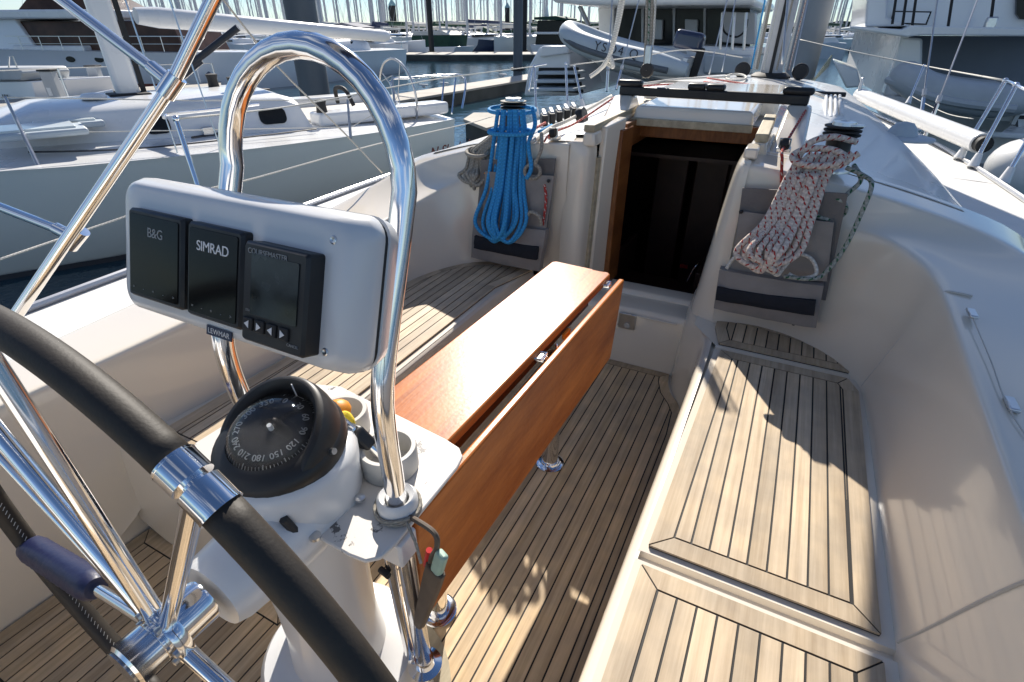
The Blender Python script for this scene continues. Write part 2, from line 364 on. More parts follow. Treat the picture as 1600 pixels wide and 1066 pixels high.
# polygon clip for planking
def clip(poly, a, b, c):       # keep a*x+b*y<=c
    out = []
    for i in range(len(poly)):
        p, q = poly[i], poly[(i + 1) % len(poly)]; dp = a * p[0] + b * p[1] - c; dq = a * q[0] + b * q[1] - c
        if dp <= 0: out.append(p)
        if dp * dq < 0:
            t = dp / (dp - dq); out.append((p[0] + (q[0] - p[0]) * t, p[1] + (q[1] - p[1]) * t))
    return out
def area(p): return sum(p[i][0] * p[(i + 1) % len(p)][1] - p[(i + 1) % len(p)][0] * p[i][1] for i in range(len(p))) / 2
def inset(poly, ds):
    n = len(poly)
    if area(poly) < 0: poly = poly[::-1]; ds = [ds[(n - 2 - i) % n] for i in range(n)] if isinstance(ds, list) else ds
    out = []
    for i in range(n):
        p0, p1, p2 = [Vector(poly[k % n]) for k in (i - 1, i, i + 1)]
        e1 = (p1 - p0).normalized(); e2 = (p2 - p1).normalized(); n1 = Vector((-e1.y, e1.x)); n2 = Vector((-e2.y, e2.x))
        d1 = ds[(i - 1) % n] if isinstance(ds, list) else ds; d2 = ds[i] if isinstance(ds, list) else ds
        den = e1.x * e2.y - e1.y * e2.x
        a = p1 + n1 * d1; b = p1 + n2 * d2
        if abs(den) < .03: out.append(tuple((a + b) / 2)); continue
        t = ((b - a).x * e2.y - (b - a).y * e2.x) / den; q = a + e1 * t; out.append((q.x, q.y))
    return poly, out
def planking(name, poly, z, root, marg, pitch, m='teak', x0=0, gap=.0052, th=.006, mitre=True):
    """teak panel: caulked planks running fore and aft inside a margin board"""
    outer, inner = inset(poly, marg); n = len(outer)
    mb = MB(); g = gap / 2
    _, innerg = inset(inner, g)
    xs = [p[0] for p in inner]; k = math.floor((min(xs) - x0) / pitch)
    while x0 + k * pitch < max(xs):
        a = x0 + k * pitch + g; b = x0 + (k + 1) * pitch - g
        c = clip(clip(innerg, -1, 0, -a), 1, 0, b)
        if len(c) > 2 and abs(area(c)) > 1e-5: mb.prism(c if area(c) > 0 else c[::-1], z, z + th)
        k += 1
    # margin boards, joined into runs where the edge curves gently
    _, o2 = inset(outer, 0.0); _, i2 = inset(inner, -g)
    for i in range(n):
        j = (i + 1) % n
        a, b, c, d = [Vector(q) for q in (outer[i], outer[j], i2[j], i2[i])]
        if (b - a).length < 1e-4: continue
        e = (b - a).normalized()
        pv = (a - Vector(outer[i - 1])).normalized(); nx = (Vector(outer[(j + 1) % n]) - b).normalized()
        ga = g if pv.angle(e) > R(25) else 0; gb = g if nx.angle(e) > R(25) else 0
        a2 = a + (b - a).normalized() * ga; b2 = b - (b - a).normalized() * gb; d2 = d + (c - d).normalized() * ga if (c - d).length > 1e-4 else d; c2 = c - (c - d).normalized() * gb if (c - d).length > 1e-4 else c
        q = [tuple(a2), tuple(b2), tuple(c2), tuple(d2)]
        if abs(area(q)) > 1e-6: mb.prism(q if area(q) > 0 else q[::-1], z, z + th)
    o = mb.build(name, m, None, smooth=False); local(o, root)
    _, sh = inset(outer, .001)
    cb = MB().prism(sh, z - .004, z + th - .0022); c = cb.build('caulking', 'caulk', None, smooth=False); c.parent = o
    return o

# ================================================================== SETTING: water, hills
wz = -.55
mb = MB(); mb.add([(-900, -300, wz), (900, -300, wz), (900, 1500, wz), (-900, 1500, wz)], [(0, 1, 2, 3)])
tag(mb.build('water', 'water', smooth=False), kind='structure')
hb = MB(); rows = [[], []]
for i in range(181):
    a = R(70 - i * .9); r = 900; x = math.sin(-a) * r; y = math.cos(a) * r
    h = 7 + 7 * math.sin(i * .21) * math.sin(i * .057 + 1) + 5 * random.random() + (8 if i > 95 else 0)
    rows[0].append((x, y, wz - 1)); rows[1].append((x, y, wz + max(3, h)))
rows.append([(p[0] * 1.06, p[1] * 1.06, wz - 1) for p in rows[0]])
hb.grid(rows); tag(hb.build('wooded_shore_hills', 'hill'), kind='structure')

# ================================================================== OUR YACHT
Y = thing('sailing_yacht', 'cream cockpit and white deck of the sailing yacht the picture is taken from', 'sailing yacht', (-.22, 0, -.55))
V3 = Vector
# --- sole tray
t = MB(); t.add([(-1.45, -1.7, -.012), (.32, -1.7, -.012), (.32, 2.4, -.012), (-1.45, 2.4, -.012)], [(0, 1, 2, 3)])
pw(t, 'sole_tray', 'gel', Y, smooth=False)
sole = [(.197, -.0), (.197, 1.86), (.183, 2.03), (.148, 2.10), (.098, 2.17), (.07, 2.25), (.06, 2.325), (-.715, 2.325), (-.715, .535), (-1.345, .535), (-1.372, .0)]
planking('sole_planking', sole, -.004, Y, .045, .0426, 'teaks', x0=-.0015)
planking('helm_sole_planking', [(.197, -1.5), (.197, -.012), (-1.372, -.012), (-1.40, -1.5)], -.004, Y, .05, .0426, 'teaks', x0=-.0015)

# --- starboard seat front, pillar, seat tops
def levels(mb, rows): mb.grid([[V3((x, y, z)) for (x, y) in path] for (z, path) in rows])
m = MB()
levels(m, [(-.02, [(.200, -1.6), (.200, 1.85), (.190, 2.02), (.130, 2.14), (.085, 2.23), (.068, 2.33)]),
           (.30, [(.208, -1.6), (.208, 1.85), (.200, 2.03), (.138, 2.15), (.092, 2.24), (.078, 2.35)]),
           (.385, [(.212, -1.6), (.216, 1.85), (.212, 2.05), (.150, 2.16), (.098, 2.25), (.084, 2.40)]),
           (.408, [(.222, -1.6), (.228, 1.85), (.222, 2.06), (.160, 2.17), (.100, 2.26), (.090, 2.50)]),
           (.414, [(.245, -1.6), (.25, 1.85), (.245, 2.07), (.18, 2.19), (.11, 2.30), (.10, 2.60)])])
pw(m, 'seat_front', 'gel', Y, sub=2)
# seat top under the planking with drain channels between the lids
m = MB()
m.add([(.24, -1.6, .414), (.80, -1.6, .414), (.80, .862, .414), (.243, .862, .414)], [(0, 1, 2, 3)])
m.add([(.243, .862, .414), (.80, .862, .414), (.80, .866, .398), (.243, .866, .398)], [(0, 1, 2, 3)])
m.add([(.243, .866, .398), (.80, .866, .398), (.80, .884, .398), (.243, .884, .398)], [(0, 1, 2, 3)])
m.add([(.243, .884, .398), (.80, .884, .398), (.80, .888, .414), (.243, .888, .414)], [(0, 1, 2, 3)])
m.add([(.243, .888, .414), (.80, .888, .414), (.80, 1.945, .414), (.26, 1.945, .414)], [(0, 1, 2, 3)])
m.add([(.26, 1.945, .414), (.80, 1.945, .414), (.80, 1.955, .400), (.26, 1.955, .400)], [(0, 1, 2, 3)])
m.add([(.26, 1.955, .400), (.80, 1.955, .400), (.80, 1.97, .400), (.26, 1.97, .400)], [(0, 1, 2, 3)])
m.add([(.26, 1.97, .400), (.80, 1.97, .400), (.80, 1.975, .414), (.26, 1.975, .414)], [(0, 1, 2, 3)])
m.add([(.225, 1.6, .397), (.85, 1.6, .397), (.85, 2.4, .397), (.11, 2.4, .397), (.105, 2.28, .397), (.17, 2.165, .397), (.222, 2.04, .397)], [tuple(range(7))])
m.add([(.26, 1.975, .414), (.85, 1.975, .414), (.85, 2.4, .414), (.15, 2.4, .414), (.15, 2.12, .414)], [(0, 1, 2, 3, 4)])
pw(m, 'seat_top', 'gel', Y, smooth=False)
PITCH = .0426
planking('seat_planking', [(.262, .905), (.748, .905), (.752, 1.86), (.72, 1.935), (.283, 1.935)], .418, Y, .05, PITCH, x0=.311)
planking('seat_planking', [(.258, -1.5), (.748, -1.5), (.748, .845), (.260, .845)], .418, Y, .05, PITCH, x0=.311)
arc = [(.27, 1.985), (.735, 1.985)] + [(.275 + .47 * math.cos(R(a)) , 1.985 + .255 * math.sin(R(a)) ** .8) for a in (12, 24, 36, 48, 60, 72, 84)] + [(.235, 2.235), (.235, 2.12)]
planking('seat_planking', arc, .418, Y, .045, PITCH, x0=.311)
# --- port seat
m = MB()
levels(m, [(-.02, [(-.722, 2.4), (-.722, .60), (-.735, .54), (-.80, .528), (-1.45, .528)]), (.38, [(-.738, 2.4), (-.738, .60), (-.75, .55), (-.81, .535), (-1.45, .535)]),
           (.408, [(-.748, 2.4), (-.748, .61), (-.76, .56), (-.82, .545), (-1.45, .545)]), (.414, [(-.765, 2.4), (-.765, .62), (-.775, .575), (-.83, .56), (-1.45, .56)])])
pw(m, 'seat_front', 'gel', Y, sub=2)
m = MB().add([(-1.35, .555, .414), (-.76, .555, .414), (-.76, 2.45, .414), (-1.35, 2.45, .414)], [(0, 1, 2, 3)])
pw(m, 'seat_top', 'gel', Y, smooth=False)
pa = [(-1.205, .60), (-.785, .60), (-.785, 2.05), (-.70, 2.38)] + [(-.72 - .475 * math.sin(R(a)), 1.9 + .475 * math.cos(R(a)) ** .8) for a in (5, 18, 31, 44, 57, 70, 82)] + [(-1.2, 1.85), (-1.19, 1.2)]
planking('seat_planking', pa, .418, Y, .05, PITCH, x0=-.835)

# --- coachroof
def zr(x): u = abs(x + .20); return 1.10 - .122 * u * u
# --- coamings: cockpit wall, crest, shoulder and top in one moulding
def coaming(St, name):
    rows = []
    for (B, L, Mi, U, V) in St:
        if V[1] > 2.35 and U[2] > .835: V = (V[0], 2.47, zr(V[0]) + .004); U = (U[0], U[1], min(U[2], zr(U[0]) - .012))
        B, L, Mi, U, V = [V3(q) for q in (B, L, Mi, U, V)]
        f1 = B + (L - B) * .05 + V3(((L - B).x * 0, 0, 0))
        rows.append([B - V3((0, 0, .03)), B, B + (L - B) * .10, B + (L - B) * .5, B + (L - B) * .90, L, L + (Mi - L) * .18, Mi, Mi + (U - Mi) * .85, U, U + (V - U) * .2, V])
    m = MB().grid(rows); return pw(m, name, 'gel', Y, sub=2, ang=180)
SB = [((.215, 2.165, .42), (.205, 2.225, .84), (.20, 2.232, .96), (.20, 2.24, 1.065), (.20, 2.40, 1.085)),
      ((.35, 2.215, .42), (.35, 2.235, .85), (.35, 2.24, .96), (.36, 2.25, 1.05), (.36, 2.40, 1.062)),
      ((.52, 2.185, .42), (.54, 2.225, .87), (.56, 2.24, .95), (.57, 2.26, 1.015), (.57, 2.42, 1.02)),
      ((.645, 2.10, .42), (.68, 2.17, .885), (.73, 2.24, .915), (.78, 2.27, .965), (.79, 2.45, .972)),
      ((.715, 2.01, .42), (.765, 2.07, .875), (.86, 2.19, .875), (.97, 2.27, .92), (1.0, 2.5, .92)),
      ((.755, 1.93, .42), (.825, 1.96, .852), (.96, 2.05, .852), (1.13, 2.2, .875), (1.2, 2.5, .86)),
      ((.768, 1.85, .42), (.848, 1.82, .832), (.94, 1.84, .832), (1.2, 1.9, .83), (1.34, 2.1, .68)),
      ((.772, 1.5, .42), (.85, 1.45, .805), (.94, 1.45, .805), (1.22, 1.45, .80), (1.36, 1.5, .66)),
      ((.775, .9, .42), (.852, .9, .775), (.95, .9, .773), (1.22, .9, .765), (1.36, .9, .65)),
      ((.775, -.2, .42), (.855, -.2, .745), (.95, -.2, .742), (1.2, -.2, .74), (1.34, -.2, .64)),
      ((.775, -1.6, .42), (.855, -1.6, .73), (.95, -1.6, .725), (1.15, -1.6, .72), (1.28, -1.6, .62))]
coaming(SB, 'coaming')
pw(MB().add([(-.66, 2.335, 1.068), (-.445, 2.335, 1.076), (-.445, 2.62, 1.076), (-.66, 2.62, 1.062)], [(0, 1, 2, 3)]), 'roof_underlay', 'gel', Y, smooth=False)
pw(MB().add([(.175, 2.30, 1.05), (.30, 2.30, 1.05), (.30, 2.62, 1.055), (.175, 2.62, 1.055)], [(0, 1, 2, 3)]), 'roof_underlay', 'gel', Y, smooth=False)
PT = [((-.56, 2.38, .42), (-.545, 2.315, .85), (-.54, 2.31, .97), (-.54, 2.31, 1.065), (-.54, 2.45, 1.08)),
      ((-.75, 2.40, .42), (-.75, 2.335, .87), (-.75, 2.335, .96), (-.76, 2.34, 1.05), (-.76, 2.5, 1.06)),
      ((-.93, 2.355, .42), (-.95, 2.35, .87), (-.97, 2.355, .95), (-.97, 2.36, 1.02), (-.97, 2.5, 1.03)),
      ((-1.055, 2.27, .42), (-1.12, 2.31, .84), (-1.17, 2.35, .88), (-1.2, 2.37, .955), (-1.2, 2.5, .965)),
      ((-1.14, 2.13, .42), (-1.22, 2.19, .79), (-1.30, 2.31, .81), (-1.38, 2.37, .90), (-1.4, 2.55, .90)),
      ((-1.19, 1.98, .42), (-1.255, 1.98, .755), (-1.38, 2.08, .765), (-1.53, 2.28, .84), (-1.62, 2.5, .82)),
      ((-1.205, 1.85, .42), (-1.262, 1.82, .735), (-1.42, 1.85, .735), (-1.62, 1.9, .745), (-1.76, 2.1, .60)),
      ((-1.205, 1.3, .42), (-1.25, 1.3, .712), (-1.38, 1.3, .71), (-1.58, 1.3, .70), (-1.72, 1.3, .58)),
      ((-1.215, .60, .42), (-1.24, .60, .70), (-1.37, .60, .695), (-1.54, .60, .685), (-1.68, .60, .57)),
      ((-1.375, .545, -.01), (-1.26, .46, .695), (-1.36, .45, .69), (-1.52, .45, .68), (-1.66, .45, .57)),
      ((-1.385, -.2, -.01), (-1.27, -.2, .69), (-1.36, -.2, .685), (-1.50, -.2, .67), (-1.64, -.2, .56)),
      ((-1.40, -1.6, -.01), (-1.29, -1.6, .68), (-1.36, -1.6, .67), (-1.46, -1.6, .66), (-1.6, -1.6, .55))]
coaming(PT, 'coaming')
# seams where the coaming lockers meet, and the hinge line along the top
def seam(pts, r=.0022, m='blackm'): pw(MB().tube(spline(pts, 6), r, 6), 'moulding_seam', m, Y)
seam([(.762, 1.90, .425), (.776, 1.89, .5), (.808, 1.87, .66), (.838, 1.85, .80), (.853, 1.84, .834), (.88, 1.835, .838), (.915, 1.83, .838)], .0035, 'cupin')
seam([(.776, .90, .425), (.792, .885, .5), (.826, .86, .66), (.846, .84, .75), (.862, .825, .777), (.92, .82, .778)], .0035, 'cupin')
hl = [P(1516, 487, 'z', .838), P(1548, 563, 'z', .818), P(1586, 655, 'z', .800), V3((.955, .9, .776)), V3((.955, .2, .754)), V3((.955, -.6, .735))]
seam(hl, .0016, 'cupin')
for hp in (P(1519, 490, 'z', .838), P(1581, 632, 'z', .803), V3((.955, .8, .775))):
    h = MB().box(hp, (.020, .055, .010)); 
    pw(h, 'hinge', 'ssb', Y, bevel=.003)
    

pw(MB().box((-1.375, .49, .12), (.03, .15, .30)), 'coaming_foot', 'gel', Y, bevel=.01)
# --- recess between the shoulders, riser and sill
m = MB()
levels(m, [(.40, [(.235, 2.17), (.17, 2.185), (.115, 2.235), (.098, 2.33), (.105, 2.52)]),
           (.60, [(.232, 2.185), (.175, 2.195), (.13, 2.245), (.118, 2.34), (.12, 2.52)]),
           (.85, [(.225, 2.215), (.185, 2.220), (.152, 2.26), (.142, 2.35), (.142, 2.52)]),
           (1.0, [(.222, 2.225), (.190, 2.232), (.166, 2.27), (.158, 2.36), (.158, 2.52)]),
           (1.06, [(.222, 2.235), (.195, 2.245), (.175, 2.28), (.168, 2.37), (.168, 2.6)]),
           (1.075, [(.23, 2.25), (.21, 2.265), (.195, 2.3), (.19, 2.38), (.19, 2.8)])])
pw(m, 'bulkhead_pillar', 'gel', Y, sub=2)
m = MB()
levels(m, [(.0, [(-.58, 2.37), (-.53, 2.345), (-.49, 2.33), (-.47, 2.36), (-.462, 2.40)]),
           (.5, [(-.58, 2.345), (-.52, 2.32), (-.478, 2.32), (-.458, 2.35), (-.452, 2.40)]),
           (.85, [(-.56, 2.325), (-.50, 2.30), (-.462, 2.305), (-.444, 2.34), (-.440, 2.40)]),
           (1.05, [(-.56, 2.32), (-.49, 2.295), (-.455, 2.30), (-.438, 2.335), (-.434, 2.40)]),
           (1.075, [(-.56, 2.33), (-.50, 2.32), (-.475, 2.33), (-.46, 2.35), (-.455, 2.42)])])
pw(m, 'bulkhead_pillar', 'gel', Y, sub=2)
pw(MB().hexa([(-.460, 2.395, .42), (-.440, 2.395, .42), (-.435, 2.425, .42), (-.455, 2.425, .42)], [(-.444, 2.395, 1.0), (-.424, 2.395, 1.0), (-.419, 2.425, 1.0), (-.439, 2.425, 1.0)]), 'washboard_slot', 'teakw', Y, smooth=False)
pw(MB().hexa([(-.455, 2.42, .40), (-.425, 2.42, .40), (-.385, 2.535, .40), (-.42, 2.54, .40)], [(-.435, 2.42, 1.13), (-.405, 2.42, 1.13), (-.375, 2.62, 1.15), (-.42, 2.62, 1.15)]), 'recess_panel', 'gel', Y, bevel=.006)
m = MB(); rr = [[V3((x, y, z)) for x in (-.75, -.4, 0, .13)] for (y, z) in ((2.325, -.02), (2.335, .05), (2.345, .275), (2.352, .297), (2.37, .305), (2.50, .31), (2.505, .33), (2.52, .335), (2.60, .335))]
pw(m.grid(rr), 'riser', 'gel', Y, bevel=0, ang=60)
pw(MB().tube([(-.2, 2.336, .28), (.05, 2.336, .28)], .005, 8), 'riser_ridge', 'gel', Y)
# --- companionway
for q in [((-.372, 2.535), (-.35, 2.60)), ]:
    pw(MB().hexa([(-.395, 2.52, .33), (-.36, 2.52, .33), (-.350, 2.66, .33), (-.395, 2.66, .33)], [(-.415, 2.56, 1.10), (-.372, 2.56, 1.10), (-.362, 2.72, 1.10), (-.415, 2.72, 1.10)]), 'companionway_trim', 'maho', Y, bevel=.005)
pw(MB().box((-.11, 2.93, 1.06), (.60, .03, .08)), 'companionway_trim', 'maho', Y, bevel=.004)
pw(MB().box((-.392, 2.90, 1.055), (.03, .50, .12)), 'companionway_trim', 'maho', Y, bevel=.004)
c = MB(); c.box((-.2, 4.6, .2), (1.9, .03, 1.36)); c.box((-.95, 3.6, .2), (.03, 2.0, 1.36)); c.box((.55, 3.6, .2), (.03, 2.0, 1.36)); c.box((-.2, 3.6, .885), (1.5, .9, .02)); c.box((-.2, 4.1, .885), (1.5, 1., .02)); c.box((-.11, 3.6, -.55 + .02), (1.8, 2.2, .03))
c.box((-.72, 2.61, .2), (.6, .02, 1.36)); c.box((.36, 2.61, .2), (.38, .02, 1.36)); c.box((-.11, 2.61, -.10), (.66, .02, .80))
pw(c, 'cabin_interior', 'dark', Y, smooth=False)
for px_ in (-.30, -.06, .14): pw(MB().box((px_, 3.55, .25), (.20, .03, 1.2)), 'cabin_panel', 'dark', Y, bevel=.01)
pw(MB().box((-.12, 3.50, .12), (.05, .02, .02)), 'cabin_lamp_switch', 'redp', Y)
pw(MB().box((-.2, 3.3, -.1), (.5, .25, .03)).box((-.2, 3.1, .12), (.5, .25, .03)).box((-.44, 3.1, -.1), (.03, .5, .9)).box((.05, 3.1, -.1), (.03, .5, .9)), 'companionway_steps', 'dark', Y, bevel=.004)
pw(MB().tube([(-.02, 3.0, .22), (.0, 3.02, .30), (.02, 3.06, .33)], .006, 8), 'cabin_handle', 'ss', Y)

XC = -.20
edge = [(2.26, 1.16), (3.2, 1.14), (4.2, 1.08), (5.5, .98), (6.6, .86), (7.6, .70), (8.4, .45)]
def eh(y):
    for (a, b) in zip(edge, edge[1:]):
        if a[0] <= y <= b[0]: t_ = (y - a[0]) / (b[0] - a[0]); return a[1] + (b[1] - a[1]) * t_
    return edge[0][1] if y < edge[0][0] else edge[-1][1]
def fall(y): return 0 if y < 6.8 else (y - 6.8) * .10
def roofside(sg, x0, y0, y1, name):
    rows = []
    for i in range(26):
        y = y0 + (y1 - y0) * i / 25; h = eh(y); row = []
        for k in range(9):
            x = x0 + (XC + sg * h - x0) * k / 8; row.append(V3((x, y, zr(x) - fall(y))))
        e = XC + sg * h
        row += [V3((e + sg * .03, y, zr(e) - .02 - fall(y))), V3((e + sg * .06, y, zr(e) - .08 - fall(y))), V3((e + sg * .10, y, .62))]
        rows.append(row)
    pw(MB().grid(rows), name, 'gelw', Y, ang=60)
roofside(1, .19, 2.42, 8.4, 'coachroof'); roofside(-1, -.47, 2.44, 8.4, 'coachroof')
rows = [[V3((x, y, zr(x) - fall(y) - .001)) for x in (-.48, -.3, -.14, .05, .20)] for y in (3.1, 4, 5, 6, 7, 8.4)]
pw(MB().grid(rows), 'coachroof', 'gelw', Y)
pw(MB().grid([[V3((XC - .47, 8.4, .95)), V3((XC + .47, 8.4, .95))], [V3((XC - .4, 8.75, .70)), V3((XC + .4, 8.75, .70))]]), 'coachroof', 'gelw', Y)
# anti-slip patch lines on the roof by the starboard rail
# --- hatch
m = MB().hexa([(-.41, 2.83, 1.105), (.165, 2.83, 1.105), (.165, 3.6, 1.11), (-.41, 3.6, 1.11)], [(-.40, 2.85, 1.175), (.155, 2.85, 1.175), (.155, 3.6, 1.185), (-.40, 3.6, 1.185)])
pw(m, 'sliding_hatch', 'gel', Y, bevel=.02, bseg=4)
pw(MB().box((-.122, 2.822, 1.105), (.575, .022, .035)), 'hatch_trim', 'teakw', Y, bevel=.003)
pw(MB().box((-.122, 3.75, 1.15), (.72, .9, .09)), 'hatch_garage', 'gel', Y, bevel=.025, bseg=4)
# teak capped runners each side of the hatch
def runner(a, b, wid, h, nm='hatch_runner'):
    a, b = V3(a), V3(b); d = (b - a).normalized(); n = V3((d.y, -d.x, 0)).normalized() * wid / 2; u = V3((0, 0, h))
    pw(MB().hexa([a - n, a + n, b + n, b - n], [a - n + u, a + n + u, b + n + u, b - n + u]), nm, 'teakw', Y, bevel=.005)
    l = a - V3((0, 0, .06)); 
    pw(MB().hexa([l - n * 1.3, l + n * 1.3, b - V3((0, 0, .06)) + n * 1.3, b - V3((0, 0, .06)) - n * 1.3], [a - n * .9, a + n * .9, b + n * .9, b - n * .9]), 'runner_base', 'gel', Y, bevel=.01)
runner((-.455, 2.32, 1.118), (-.448, 3.3, 1.135), .05, .03)
runner((.235, 2.40, 1.118), (.225, 2.95, 1.128), .05, .032)
pw(MB().box((.215, 2.33, 1.095), (.05, .12, .04)), 'runner_stop', 'gel', Y, bevel=.008)
# --- deck, toe rails and hull
SH = [(-1.6, 1.62, .60), (0, 1.80, .60), (1.5, 1.90, .60), (3, 1.92, .62), (4.5, 1.82, .64), (6, 1.60, .67), (7.5, 1.22, .71), (9, .72, .76), (10.4, .14, .82), (10.55, .02, .825)]
prow = []; 
for (y, h, z) in SH:
    prow.append([V3((XC - h, y, z)), V3((XC - h * .93, y, z + .01)), V3((XC - h * .62, y, z + .035)), V3((XC, y, z + .045)), V3((XC + h * .62, y, z + .035)), V3((XC + h * .93, y, z + .01)), V3((XC + h, y, z))])
aft = [r for r in prow if r[0].y <= 3.1]; 
# side decks only where the cockpit is open
for sg, nm in ((-1, 'side_deck'), (1, 'side_deck')):
    rows = []
    for (y, h, z) in SH[:5]:
        inn = 1.30
        rows.append([V3((XC + sg * h, y, z)), V3((XC + sg * (h * .6 + inn * .4), y, z + .012)), V3((XC + sg * inn, y, z + .03))])
    pw(MB().grid(rows), nm, 'grip', Y)
pw(MB().grid(prow[4:]), 'foredeck', 'grip', Y)
pw(MB().grid([[V3((XC + sx * 1.31, y, z)), V3((XC + sx * .9, y, z + .01))] for sx in (1,) for (y, z) in ((2.3, .65), (4.5, .67))]), 'side_deck', 'grip', Y)
pw(MB().grid([[V3((XC + sx * 1.31, y, z)), V3((XC + sx * .9, y, z + .01))] for sx in (-1,) for (y, z) in ((2.3, .65), (4.5, .67))]), 'side_deck', 'grip', Y)
for sg in (-1, 1):
    rows = []
    for (y, h, z) in SH: rows.append([V3((XC + sg * h, y, z)), V3((XC + sg * h * .99, y, z - .4)), V3((XC + sg * h * .92, y, -.5)), V3((XC + sg * h * .8, y, -.9))])
    pw(MB().grid(rows), 'hull', 'gelw', Y)
    pts = spline([(XC + sg * h * .985, y, z + .018) for (y, h, z) in SH], 6)
    pw(MB().tube(pts, .016, 8), 'toe_rail', 'alu', Y)
pw(MB().grid([[V3((XC + s_ * 1.62, -1.6, z)) for s_ in (-1, 1)] for z in (.7, -.9)]), 'transom', 'gelw', Y)
# vent plate on the riser
a, b = P(966, 488, 'y', 2.33), P(993, 516, 'y', 2.33)
pl = MB().box(((a.x + b.x) / 2, 2.332, (a.z + b.z) / 2), (.085, .012, .085)); v = pw(pl, 'socket_plate', 'ssb', Y, bevel=.003)
s = MB().lathe([(.001, 0), (.014, 0), (.016, .004), (.001, .005)], ((a.x + b.x) / 2 + .004, 2.327, (a.z + b.z) / 2 - .02), 14, Matrix.Rotation(R(90), 3, 'X'), cap=False)
o = s.build('socket_cap', 'cupin'); o.parent = v
for (u, vv) in ((-.032, .032), (.032, .032), (-.032, -.032), (.032, -.032)):
    pass
# padeye at the foot of the pillar
pe = P(1069, 640, 'z', .08)
pw(MB().tube(spline([(.198, 1.99, .03), (.178, 1.99, .055), (.198, 1.99, .08)], 6), .004, 8).sphere((.192, 1.965, .045), .012).sphere((.192, 1.985, .10), .010), 'padeye', 'ss', Y)

# --- mast, boom lines, traveller on our own yacht
mastb = V3((-.02, 6.6, 1.08))
mt = thing('mast', 'our own grey aluminium mast stepped on the white coachroof with lines beside it', 'mast', mastb)
pw(MB().lathe([(.105, 0), (.105, 9)], mastb, 24), 'mast_tube', 'alug', mt)
bpy.context.view_layer.update()
pw(MB().box(mastb + V3((0, -.10, 4.5)), (.03, .03, 9)), 'mast_track', 'blackm', mt)
pw(MB().lathe([(.19, 0), (.19, .02), (.15, .05)], mastb, 24), 'mast_collar', 'blackm', mt)
pw(MB().tube([mastb + V3((-.16, -.15, 1.35)), V3((-.43, 2.6, 2.33)), V3((-.50, .35, 2.28))], .07, 16), 'boom', 'alug', mt)
sc_ = MB()
for i in range(7): pass
rows = []
for i in range(24):
    t_ = i / 23; c_ = mastb + V3((-.16, -.2, 1.70)) + (V3((-.54, .45, 2.56)) - (mastb + V3((-.16, -.2, 1.70)))) * t_; hz = .42 - .17 * t_; hx = .25 - .04 * t_ + .012 * math.sin(i * 2.1)
    rows.append([c_ + V3((hx * math.cos(R(a)), .01 * math.sin(i), hz * (.75 if math.sin(R(a)) < 0 else 1) * math.sin(R(a)))) for a in range(0, 360, 24)])
pw(sc_.grid(rows, close=True), 'sail_cover', 'tarpb', mt)
for i, (dx, dy, rr, mm_) in enumerate(((-.17, -.12, .013, 'white'), (-.145, -.13, .010, 'grey'), (-.21, -.10, .008, 'blue'), (.14, -.13, .011, 'white'), (.18, -.10, .008, 'redf'), (-.075, -.16, .009, 'white'), (.06, -.16, .009, 'grey'))):
    h = MB().tube([mastb + V3((dx * .9, dy, .08)), mastb + V3((dx, dy, 3)), mastb + V3((dx * .9, dy * .9, 8.5))], rr, 7)
    tag(h.build('halyard', mm_), ['thick white halyard left of the mast', 'grey halyard close against the mast', 'thin blue halyard outermost left of the mast', 'white halyard right of the mast', 'red flecked halyard outermost right of the mast', 'white halyard down the mast front left', 'grey halyard down the mast front right'][i], 'rope', 'halyards at the mast')
for i, (dx, l_) in enumerate(((-.27, 'round black turning block at the left foot of the mast'), (.27, 'round black turning block at the right foot of the mast'))):
    bk = MB().lathe([(.001, -.03), (.06, -.03), (.075, -.015), (.075, .015), (.06, .03), (.001, .03)], mastb + V3((dx, -.1, .07)), 18, Matrix.Rotation(R(90), 3, 'X'), cap=False)
    tag(bk.build('turning_block', 'blackm'), l_, 'block', 'mast foot blocks')

def PP(x, y, o, n):
    d = ray(x, y); o = V3(o); n = V3(n); t = (o - CAM).dot(n) / d.dot(n); return CAM + d * t
def boxF(mb, c, X_, Y_, Z_, d):      # box with given axes
    c = V3(c); X_, Y_, Z_ = V3(X_), V3(Y_), V3(Z_); q = lambda a, b, e: c + X_ * a * d[0] / 2 + Y_ * b * d[1] / 2 + Z_ * e * d[2] / 2
    return mb.hexa([q(-1, -1, -1), q(1, -1, -1), q(1, 1, -1), q(-1, 1, -1)], [q(-1, -1, 1), q(1, -1, 1), q(1, 1, 1), q(-1, 1, 1)])
def rrect(w_, h_, r_, n=5):
    out = []
    for (cx, cy, a0) in ((w_ / 2 - r_, h_ / 2 - r_, 0), (-w_ / 2 + r_, h_ / 2 - r_, 90), (-w_ / 2 + r_, -h_ / 2 + r_, 180), (w_ / 2 - r_, -h_ / 2 + r_, 270)):
        for i in range(n + 1): a = R(a0 + 90 * i / n); out.append((cx + r_ * math.cos(a), cy + r_ * math.sin(a)))
    return out
def loft(mb, loops, cap=True):
    n = len(mb.v); c = len(loops[0])
    for l in loops: mb.v += [tuple(p) for p in l]
    for i in range(len(loops) - 1):
        for k in range(c): k2 = (k + 1) % c; mb.f.append((n + i * c + k, n + i * c + k2, n + (i + 1) * c + k2, n + (i + 1) * c + k))
    if cap: mb.f.append(tuple(range(n, n + c))[::-1]); mb.f.append(tuple(range(n + (len(loops) - 1) * c, n + len(loops) * c)))
    return mb

